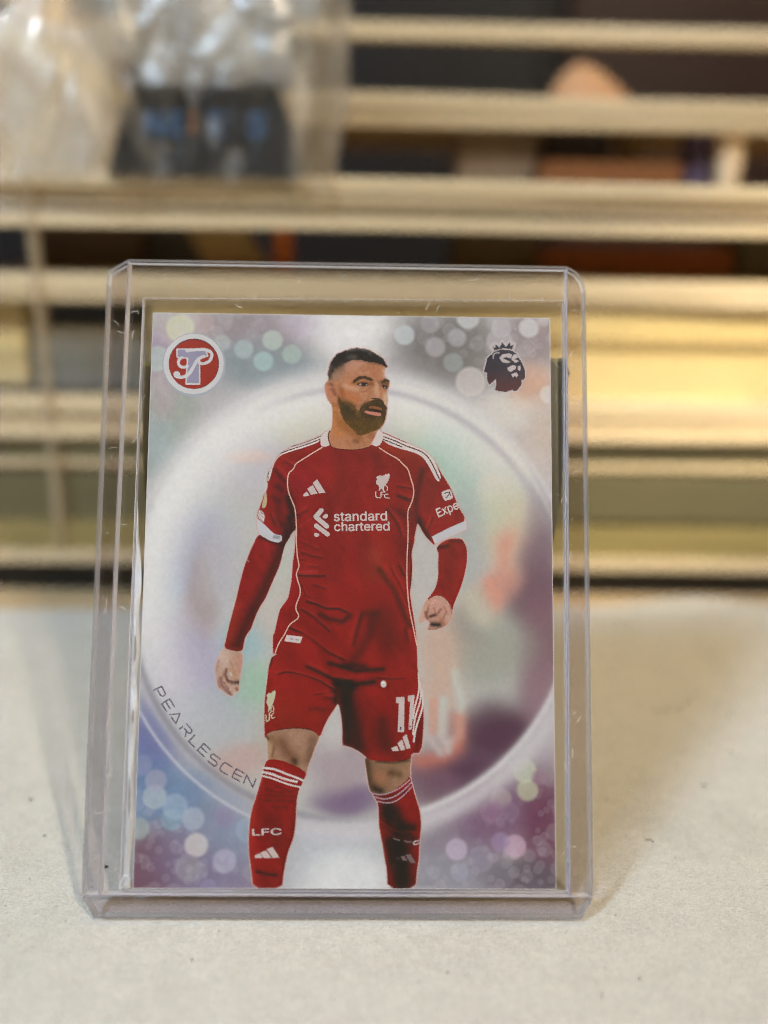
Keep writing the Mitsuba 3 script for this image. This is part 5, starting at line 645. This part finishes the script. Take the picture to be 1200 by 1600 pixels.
scene['post_clear'] = frosted([0.66, 0.52, 0.34], 0.3, 0.2)
scene['clear_pane'] = film((0.96, 0.94, 0.88))
def sliced(m):
    """The bar again as a row of cross-sections 10 mm apart."""
    v = np.array(m.vertices)
    y0, y1, z0, z1 = v[:, 1].min(), v[:, 1].max(), v[:, 2].min(), v[:, 2].max()
    r = min(0.0007, (y1 - y0) / 2.2, (z1 - z0) / 2.2)
    sec = np.array([(y0 + r, z0), (y1 - r, z0), (y1, z0 + r), (y1, z1 - r), (y1 - r, z1), (y0 + r, z1), (y0 + 0.3 * r, z1 - 0.3 * r), (y0, z1 - r), (y0, z0 + r), (y0 + 0.3 * r, z0 + 0.3 * r)])
    xs = np.linspace(v[:, 0].min(), v[:, 0].max(), 66)
    P = np.array([[(x, a, b) for a, b in sec] for x in xs])
    k = len(sec)
    i0 = np.arange(len(xs) * k).reshape(len(xs), k)
    q = np.stack([i0[:-1], np.roll(i0, -1, 1)[:-1], np.roll(i0, -1, 1)[1:], i0[1:]], -1).reshape(-1, 4)
    f = np.vstack([q[:, [0, 1, 2]], q[:, [0, 2, 3]]])
    caps = [(i0[0, 0], i0[0, j + 1], i0[0, j]) for j in range(1, k - 1)] + [(i0[-1, 0], i0[-1, j], i0[-1, j + 1]) for j in range(1, k - 1)]
    return P.reshape(-1, 3), np.vstack([f, np.array(caps)])
def bent(m, seed):
    """Cut the bar along its length and let it waver by a few tenths of a millimetre, as moulded plastic does."""
    v, f = sliced(m)
    x = v[:, 0] * 1000
    q = lambda k, o: meshkit.noise(np.stack([x * k, x * 0 + o, x * 0 + seed], -1), seed) - 0.5
    v = v.copy()
    v[:, 2] += (1.2 * q(0.012, 1)) * MM + x * MM * 0.004 * (((seed * 7919) % 11) / 5 - 1)
    v[:, 1] += (1.6 * q(0.015, 3)) * MM
    return trimesh.Trimesh(v, f, process=False)
tag('plastic_rack', 'long tiered beige and clear plastic display rack behind the card', 'display rack')
for name, mat, z0, z1, y0, y1 in [('rail','rail_beige',np.float64(157.55),np.float64(162.57),186,190),('rail','rail_beige',np.float64(138.38),np.float64(142.88),186,190),('rail','rail_tan',np.float64(134.17),np.float64(138.46),187.2,191.2),('rail','rail_beige',np.float64(110.54),np.float64(114.47),135,139),('rail','rail_tan',np.float64(108.72),np.float64(110.55),136.5,139.5),('groove','groove_tan',np.float64(105.25),np.float64(108.8),138,140),('rail','rail_tan',np.float64(106.94),np.float64(107.9),136,138.2),('rail','rail_tan',np.float64(105.51),np.float64(106.15),136.2,138.2),('rail','rail_beige',np.float64(101.46),np.float64(104.99),135.2,139.2),('rail','rail_beige',np.float64(84.85),np.float64(89.85),135,139),('rail','rail_beige',np.float64(82.62),np.float64(84.72),136,139),('groove','groove_tan',np.float64(81.56),np.float64(82.58),136.6,138.6),('groove','groove_tan',np.float64(73.78),np.float64(74.47),136.4,138.4),('groove','groove_and_gap_dark',np.float64(57.14),np.float64(57.86),137.0,139.0),('rail','rail_beige',np.float64(51.44),np.float64(57.21),136,140),('groove','groove_tan',np.float64(50.35),np.float64(51.08),138,140),('rail','rail_tan',np.float64(47.87),np.float64(50.78),135.6,139.6),('rail','rail_beige',np.float64(45.19),np.float64(47.74),133.5,139.5),('front_panel','front_tan',np.float64(38.28),np.float64(43.52),138,141),('rail','rail_tan',np.float64(35.93),np.float64(38.18),136.8,139.8),('front_panel','front_tan',np.float64(20.84),np.float64(35.07),138,141),('groove','groove_tan',np.float64(19.16),np.float64(20.54),139,141),('front_panel','front_olive',np.float64(10.89),np.float64(19.93),136.5,140.5),('rail','rail_beige',np.float64(7.78),np.float64(11.52),133.5,223.5),('gap_shade','groove_and_gap_dark',-0.85,np.float64(7.09),137.0,215.0)]:
    obj('plastic_rack__' + name, bent(box(-260, 260, y0, y1, z0, z1, 0.7), len(scene)), mat, 40)  # the lowest dark block stands in for the shaded gap under the rack
for x0, x1, z0, z1, y0, y1 in [(np.float64(-86.27),np.float64(-83.6),np.float64(12.09),np.float64(113.7),134.2,138)]:
    obj('plastic_rack__post', box(x0, x1, y0, y1, z0, z1, 0.6), 'post_clear')
for x0, x1, z0, z1, y in [(-260,260,np.float64(57.23),np.float64(80.69),137.2)]:
    m = trimesh.Trimesh(np.array([[x0, y, z0], [x1, y, z0], [x1, y, z1], [x0, y, z1]], float) * MM, [[0, 1, 2], [0, 2, 3]], process=False)
    obj('plastic_rack__pane', m, 'clear_pane')

# ------------------------------------------------------------------ things on and behind the rack
def grainy(col, sx, sz, amp, seed=0.0):
    def fn(p, n, uv):
        x, y, z = p.x * 1000, p.y * 1000, p.z * 1000
        return rgbc(col) * (1 + amp * (fbm(x * sx, y * sx, z * sz + seed, 3) - 0.5) + 0.5 * amp * (noise(x * sx * 9, y * sx * 9, z * sz * 9) - 0.5))
    return fn
# shelves at the two upper tiers and the low one
for x0_, z_, y0_, y1_ in ((0, 89.83, 139, 250), (0, 114.54 - 2.4, 139, 250), (0, 143.19 - 3.0, 190, 300)):
    obj('plastic_rack__shelf', box(-260, 260, y0_, y1_, z_ - 1.8, z_ - 0.2, 0.4), 'rail_tan')
ZL, ZS, ZU = 89.83 - 0.2, 114.54 - 2.6, 143.19 - 3.2

def carton(key, rect, y0, y1, mat, label, cat, r=0.8, floor=None, group=None):
    x0, x1, z0, z1 = rect
    z0 = z0 if floor is None else floor
    return obj(key, box(x0, x1, y0, y1, z0, z1, r), mat, False, label, cat, group)

scene['wood_dark'] = bsdf_proc(grainy((52, 30, 20), 0.01, 0.2, 0.7), 0.5, 0.3)
scene['wood_black'] = bsdf_proc(grainy((26, 20, 17), 0.01, 0.2, 0.7), 0.5, 0.3)
tag('dark_cabinet', 'dark wooden cabinet front far behind the rack', 'cabinet')
obj('dark_cabinet__body', box(-620, 620, 452, 640, DZ - 0.3, 520, 2), 'wood_black')
obj('dark_cabinet__door', box(-600, 100.54, 440, 451.5, 8, 500, 2), 'wood_black')
obj('dark_cabinet__door', box(113.21, 600, 440, 451.5, 8, 500, 2), 'wood_dark')

scene['cream_board'] = bsdf_proc(grainy((232, 208, 154), 0.05, 0.05, 0.12), 0.5, 0.3)
carton('cream_carton', (-56.93, 132.92, 55.49, 84.00), 139.5, 172, 'cream_board', 'long cream carton glowing in the sun behind the clear pane of the rack', 'carton', 1.5)
carton('pale_box', (-107.44, -94.33, 57.33, 87.31), 148, 170, 'cream_board', 'narrow pale cream box at the far left of the rack', 'box')
scene['binder_grey'] = bsdf_proc(grainy((122, 122, 120), 0.05, 0.02, 0.3), 0.4, 0.4)
scene['case_dark'] = bsdf_proc(grainy((124, 106, 88), 0.05, 0.05, 0.3), 0.45, 0.4)
carton('grey_binder', (-93.23, -60.02, 56.61, 72.91), 150, 172, 'binder_grey', 'dull grey binder lying inside the lower left of the rack', 'binder')
scene['terracotta_card'] = bsdf_proc(grainy((172, 108, 66), 0.05, 0.1, 0.25), 0.5, 0.3)
scene['olive_card'] = bsdf_proc(grainy((132, 118, 90), 0.05, 0.05, 0.2), 0.5, 0.3)
scene['sage_card'] = bsdf_proc(grainy((116, 114, 90), 0.05, 0.05, 0.2), 0.5, 0.3)
carton('terracotta_box', (57.91, 120.05, 88.25, 98.94), 183, 220, 'terracotta_card', 'flat terracotta brown box on the shelf right above the card holder', 'box', 1.2, ZL)
carton('olive_box', (30.74, 57.86, 87.45, 102.27), 188, 215, 'olive_card', 'grey olive box beside the terracotta box', 'box', 1.0, ZL)
carton('sage_box', (123.31, 140.15, 88.72, 102.39), 188, 215, 'sage_card', 'small sage green box at the right end of the shelf', 'box', 1.0, ZL)
carton('dark_case', (-102.77, -69.27, 85.57, 103.05), 188, 215, 'case_dark', 'dark brown case on the shelf below the plastic bag', 'case', 1.0, ZL)
carton('slate_case', (-71.06, -55.73, 85.59, 102.86), 198, 220, 'binder_grey', 'slate grey case beside the dark brown case', 'case', 1.0, ZL)
scene['leaflet_cream'] = bsdf_proc(grainy((214, 186, 134), 0.05, 0.05, 0.12), 0.55, 0.3)
x0, x1, z0, z1 = -53.85, -25.13, 86.79, 104.55
lv = []
for yy in (170, 173):
    lv += [(x0, yy + 6, z1), (x0 + (x1 - x0) * .62, yy + 6, z1), (x1, yy, ZL + .1), (x0 + (x1 - x0) * .3, yy, ZL + .1)]
obj('leaning_leaflet', scaled(trimesh.convex.convex_hull(np.array(lv, float))), 'leaflet_cream', False, 'cream leaflet leaning slantwise on the shelf above the card holder', 'leaflet')
scene['marker_orange'] = bsdf_plain((214, 118, 48), 0.35, 0.5)
x0, x1, z0, z1 = -25.10, -19.06, 87.26, 112.59
rm = (x1 - x0) / 2
obj('orange_marker', lathe([(0, ZL + .1), (rm, ZL + .1), (rm, z1 - 8), (rm * .8, z1 - 7), (rm * .75, z1 - .6), (0, z1)], (x0 + x1) / 2, 166), 'marker_orange', 30, 'orange marker pen standing upright behind the rail', 'marker')
scene['wood_brown'] = bsdf_proc(grainy((122, 78, 46), 0.02, 0.3, 0.5), 0.5, 0.3)
scene['tin_black'] = bsdf_plain((50, 44, 44), 0.35, 0.5)
scene['bottle_olive'] = bsdf_plain((120, 98, 58), 0.3, 0.5)
scene['jar_purple'] = bsdf_plain((86, 74, 98), 0.35, 0.5)
scene['cup_cream'] = bsdf_plain((236, 208, 172), 0.4, 0.4)
x0, x1, z0, z1 = 57.97, 103.23, 117.59, 124.96
ZB = z1
carton('wooden_block', (x0, x1, z0, z1), 190, 225, 'wood_brown', 'brown wooden block on the upper shelf under the olive bottle', 'wooden block', 1.0, ZS)
carton('black_tin', (61.34, 82.58, 125.33, 135.19), 200, 220, 'tin_black', 'black tin standing on the brown wooden block', 'tin', 2.0, ZB + .1)
carton('grey_case', (31.79, 58.58, 117.69, 135.13), 200, 225, 'case_dark', 'dim grey brown case left of the wooden block', 'case', 2.0, ZS)
x0, x1, z0, z1 = 85.80, 93.95, 125.49, 138.60
r_, c_ = (x1 - x0) / 2, (x0 + x1) / 2
obj('olive_bottle', lathe([(0, ZB + .1), (r_, ZB + .1), (r_, z0 + (z1 - z0) * .6), (r_ * .45, z0 + (z1 - z0) * .8), (r_ * .45, z1), (0, z1)], c_, 208), 'bottle_olive', 30, 'small olive brown bottle standing on the wooden block', 'bottle')
x0, x1, z0, z1 = 106.71, 117.87, 118.83, 135.97
r_, c_ = (x1 - x0) / 2, (x0 + x1) / 2
obj('purple_jar', lathe([(0, ZS + .1), (r_, ZS + .1), (r_, z1 - 3), (r_ * .9, z1 - 2), (r_ * .9, z1), (0, z1)], c_, 206), 'jar_purple', 30, 'dull purple jar beside the cream cup', 'jar')
x0, x1, z0, z1 = 115.28, 125.33, 120.40, 135.53
r_, c_ = (x1 - x0) / 2, (x0 + x1) / 2
obj('cream_cup', lathe([(0, ZS + .1), (r_ * .62, ZS + .1), (r_, z1), (r_ * .9, z1), (r_ * .56, ZS + 1.5), (0, ZS + 1.5)], c_, 198), 'cup_cream', 30, 'cream tapered cup on the upper shelf at the right', 'cup')
scene['pouch_peach'] = bsdf_plain((214, 162, 120), 0.6, 0.3)
x0, x1, z0, z1 = 65.29, 97.64, 150.04, 161.88
s_ = trimesh.creation.icosphere(4, 1.0)
v_ = np.array(s_.vertices)
hgt = np.where(v_[:, 2] > 0, 1 - 0.42 * (v_[:, 0] + 0.4).clip(0, 2), 0.25)
s_.vertices = np.column_stack([(x0 + x1) / 2 + v_[:, 0] * (x1 - x0) / 2, 230 + v_[:, 1] * 12, ZU + 3.2 + v_[:, 2] * (z1 - ZU - 3.2) * hgt + 0.8 * (meshkit.fbm(v_ * 2.5, 3, 2) - 0.5)])
obj('peach_pouch', scaled(s_), 'pouch_peach', True, 'peach coloured soft pouch lying on the topmost shelf', 'pouch')

# boxes behind the bag
scene['box_gold'] = bsdf_plain((226, 176, 92), 0.45, 0.4)
scene['box_tan'] = bsdf_proc(grainy((214, 188, 150), 0.05, 0.05, 0.12), 0.55, 0.3)
x0, x1, z0, z1 = -116.86, -70.73, 114.27, 157.04
carton('tan_carton', (x0, x1, z0, z1), 172, 188, 'box_tan', 'tan carton behind the left side of the plastic bag', 'carton', 1.0, ZS)
carton('gold_box', (-99.62, -83.89, 158.47, 174.24), 174, 186, 'box_gold', 'golden box stacked on the tan carton at the upper left', 'box', 1.0, z1 + .1)

# dark boxed package inside the bag
scene['package_navy'] = bsdf_proc(grainy((30, 32, 36), 0.1, 0.1, 0.25), 0.6, 0.2)
scene['package_lid'] = bsdf_plain((24, 25, 28), 0.4, 0.4)
scene['package_foil'] = {'type': 'twosided', 'b': {'type': 'principled', 'base_color': {'type': 'rgb', 'value': [0.42, 0.41, 0.40]}, 'roughness': 0.38, 'metallic': 0.7}}
scene['letter_blue'] = bsdf_plain((40, 80, 120), 0.5)
scene['letter_orange'] = bsdf_plain((150, 92, 36), 0.5)
tag('dark_package', 'dark navy package with blue capital letters inside the clear bag', 'package')
b0 = -63.18, -14.43, 112.47, 131.46
t0 = -59.00, -18.64, 112.47, 131.46
l0 = -57.42, -20.09, 112.61, 136.19
hv = [(b0[0], 131, ZS + 2.2), (b0[1], 131, ZS + 2.2), (b0[0], 152, ZS + 2.2), (b0[1], 152, ZS + 2.2), (t0[0], 137, b0[3]), (t0[1], 137, b0[3]), (t0[0], 150, b0[3]), (t0[1], 150, b0[3])]
obj('dark_package__box', scaled(trimesh.convex.convex_hull(np.array(hv, float))), 'package_navy')
obj('dark_package__lid', box(l0[0], l0[1], 136.5, 151, b0[3] + .1, l0[3], 0.8), 'package_lid', label='black lid strip')
g0 = -56.92, -17.28, 137.49, 164.82
gx_, gz_ = np.meshgrid(np.linspace(g0[0], g0[1], 60), np.linspace(l0[3] + .2, g0[3], 50))
gy_ = 144 + 5.0 * (meshkit.fbm(np.stack([gx_ * .09, gz_ * .09, gx_ * 0], -1), 3, 9) - .5)
ii = np.arange(gx_.size).reshape(gx_.shape)
qd = np.stack([ii[:-1, :-1], ii[:-1, 1:], ii[1:, 1:], ii[1:, :-1]], -1).reshape(-1, 4)
obj('dark_package__foil_back', (np.stack([gx_, gy_, gz_], -1).reshape(-1, 3) * MM, qd), 'package_foil', True, 'crinkled silver grey foil')
def face_letter(s, rect, mat):
    x0, x1, z0, z1 = rect
    tm = meshkit.text_mesh(s, 1.0, 0.4, True)
    v = np.array(tm.vertices)
    xs = x0 + (v[:, 0] - v[:, 0].min()) / np.ptp(v[:, 0]) * (x1 - x0)
    zs = z0 + v[:, 1] / v[:, 1].max() * (z1 - z0)
    yf = 131 + 6 * (zs - ZS - 2.2) / (b0[3] - ZS - 2.2)
    obj('dark_package__letter', scaled(trimesh.Trimesh(np.column_stack([xs, yf - 0.05 - v[:, 2] * 0.5, zs]), tm.faces, process=False)), mat)
face_letter('N', (-53.87, -49.06, 123.82, 129.77), 'letter_blue')
face_letter('E', (-47.46, -43.93, 123.92, 129.87), 'letter_blue')
face_letter('I', (-42.79, -40.87, 124.88, 129.93), 'letter_orange')
face_letter('E', (-37.51, -33.98, 124.38, 130.04), 'letter_blue')
face_letter('S', (-27.89, -23.39, 123.95, 130.21), 'letter_blue')

# crumpled clear bag
def bag_weight(p, n, uv):
    x, z = p.x * 1000, p.z * 1000
    pack = smoothstep(-61.5 - 3, -61.5 + 3, x) * (1 - smoothstep(-15.4 - 3, -15.4 + 3, x)) * (1 - smoothstep(136.9 - 2, 136.9 + 5, z))   # pulled tight and single here, doubled and milky elsewhere
    return dr.clip(0.03 + 0.3 * (1 - pack) * (0.35 + fbm(x * 0.09, z * 0.07, 2.0, 3)) * 0.9, 0.015, 0.36)
scene['bag_film'] = {'type': 'blendbsdf', 'weight': proc(bag_weight),
                     'a': {'type': 'thindielectric', 'int_ior': 1.7},
                     'b': {'type': 'principledthin', 'base_color': {'type': 'rgb', 'value': [0.92, 0.85, 0.74]}, 'roughness': 0.25, 'diff_trans': 1.1, 'spec_trans': 0.0}}
def bag_weight_back(p, n, uv):
    x, z = p.x * 1000, p.z * 1000
    return dr.clip(0.34 + 0.7 * (fbm(x * 0.07, z * 0.09, 6.0, 3) - 0.5), 0.15, 0.65)
scene['bag_film_back'] = {**scene['bag_film'], 'weight': proc(bag_weight_back)}
def gloss_weight(p, n, uv):
    x, z = p.x * 1000, p.z * 1000
    pack = smoothstep(-61.5 - 3, -61.5 + 3, x) * (1 - smoothstep(-15.4 - 3, -15.4 + 3, x)) * (1 - smoothstep(136.9 - 2, 136.9 + 5, z))
    return 0.055 - 0.047 * pack          # creased and doubled film is glossier than the tight single film over the package
scene['bag_gloss'] = {'type': 'blendbsdf', 'weight': proc(gloss_weight), 'a': scene.pop('bag_film'),
                      'b': {'type': 'twosided', 'b': {'type': 'roughconductor', 'material': 'none', 'alpha': 0.17}}}
scene['bag_film_back'] = {'type': 'blendbsdf', 'weight': 0.06, 'a': scene.pop('bag_film_back'), 'b': {'type': 'twosided', 'b': {'type': 'roughconductor', 'material': 'none', 'alpha': 0.17}}}
def crumple(x, z, seed):
    w = meshkit.noise(np.stack([x * .03, z * .03, x * 0 + seed], -1), seed)
    u1, t1 = x * 0.87 + z * 0.5, z * 0.87 - x * 0.5
    u2, t2 = x * 0.92 - z * 0.38, z * 0.92 + x * 0.38
    a = np.abs(meshkit.noise(np.stack([u1 * 0.055 + 1.2 * w, t1 * 0.014, x * 0 + seed], -1), seed) - .5) * 2
    b = np.abs(meshkit.noise(np.stack([u2 * 0.13 + 0.9 * w, t2 * 0.032, x * 0 + 3], -1), seed + 3) - .5) * 2
    c = meshkit.noise(np.stack([u1 * 0.30, t1 * 0.17, x * 0 + 7], -1), seed + 5)
    return 10.0 * a + 2.2 * b + 0.25 * c
w0 = -96.50, -0.80, 111.43, 163.40
tag('plastic_bag', 'crumpled clear plastic bag holding the dark package at the upper left', 'plastic bag')
for nm, yb, sgn, sd in (('front_film', 130.0, -1, 11), ('back_film', 154.0, 1, 23)):
    gx_, gt_ = np.meshgrid(np.linspace(0, 1, 260), np.linspace(0, 1, 140))
    zz = ZS + .3 + gt_ * (w0[3] - ZS)
    xe = w0[1] - 0.005 * (zz - ZS - 36) ** 2 - 1.2 * meshkit.noise(np.stack([zz * .12, zz * 0, zz * 0], -1), sd) * 2 + 4.5 * np.exp(-(zz - ZS) / 5)
    xx = w0[0] + gx_ * (xe - w0[0])
    e = np.sqrt(1 - (1 - np.clip((1 - gx_) * 7, 0, 1)) ** 2)
    yy = 142 + (yb - 142 + sgn * crumple(xx, zz, sd) * 0.9) * e
    yy = np.where((sgn < 0) & (zz < b0[3] + 20) & (xx > b0[0] - 4) & (xx < b0[1] + 4), np.minimum(yy, 129.4 + 0.08 * (yy - 129.4)), yy)
    yy = np.minimum(yy, 170.5)
    ii = np.arange(gx_.size).reshape(gx_.shape)
    qd = np.stack([ii[:-1, :-1], ii[:-1, 1:], ii[1:, 1:], ii[1:, :-1]], -1).reshape(-1, 4)
    obj('plastic_bag__' + nm, (np.stack([xx, yy, zz], -1).reshape(-1, 3) * MM, qd), 'bag_gloss' if sgn < 0 else 'bag_film_back', True)
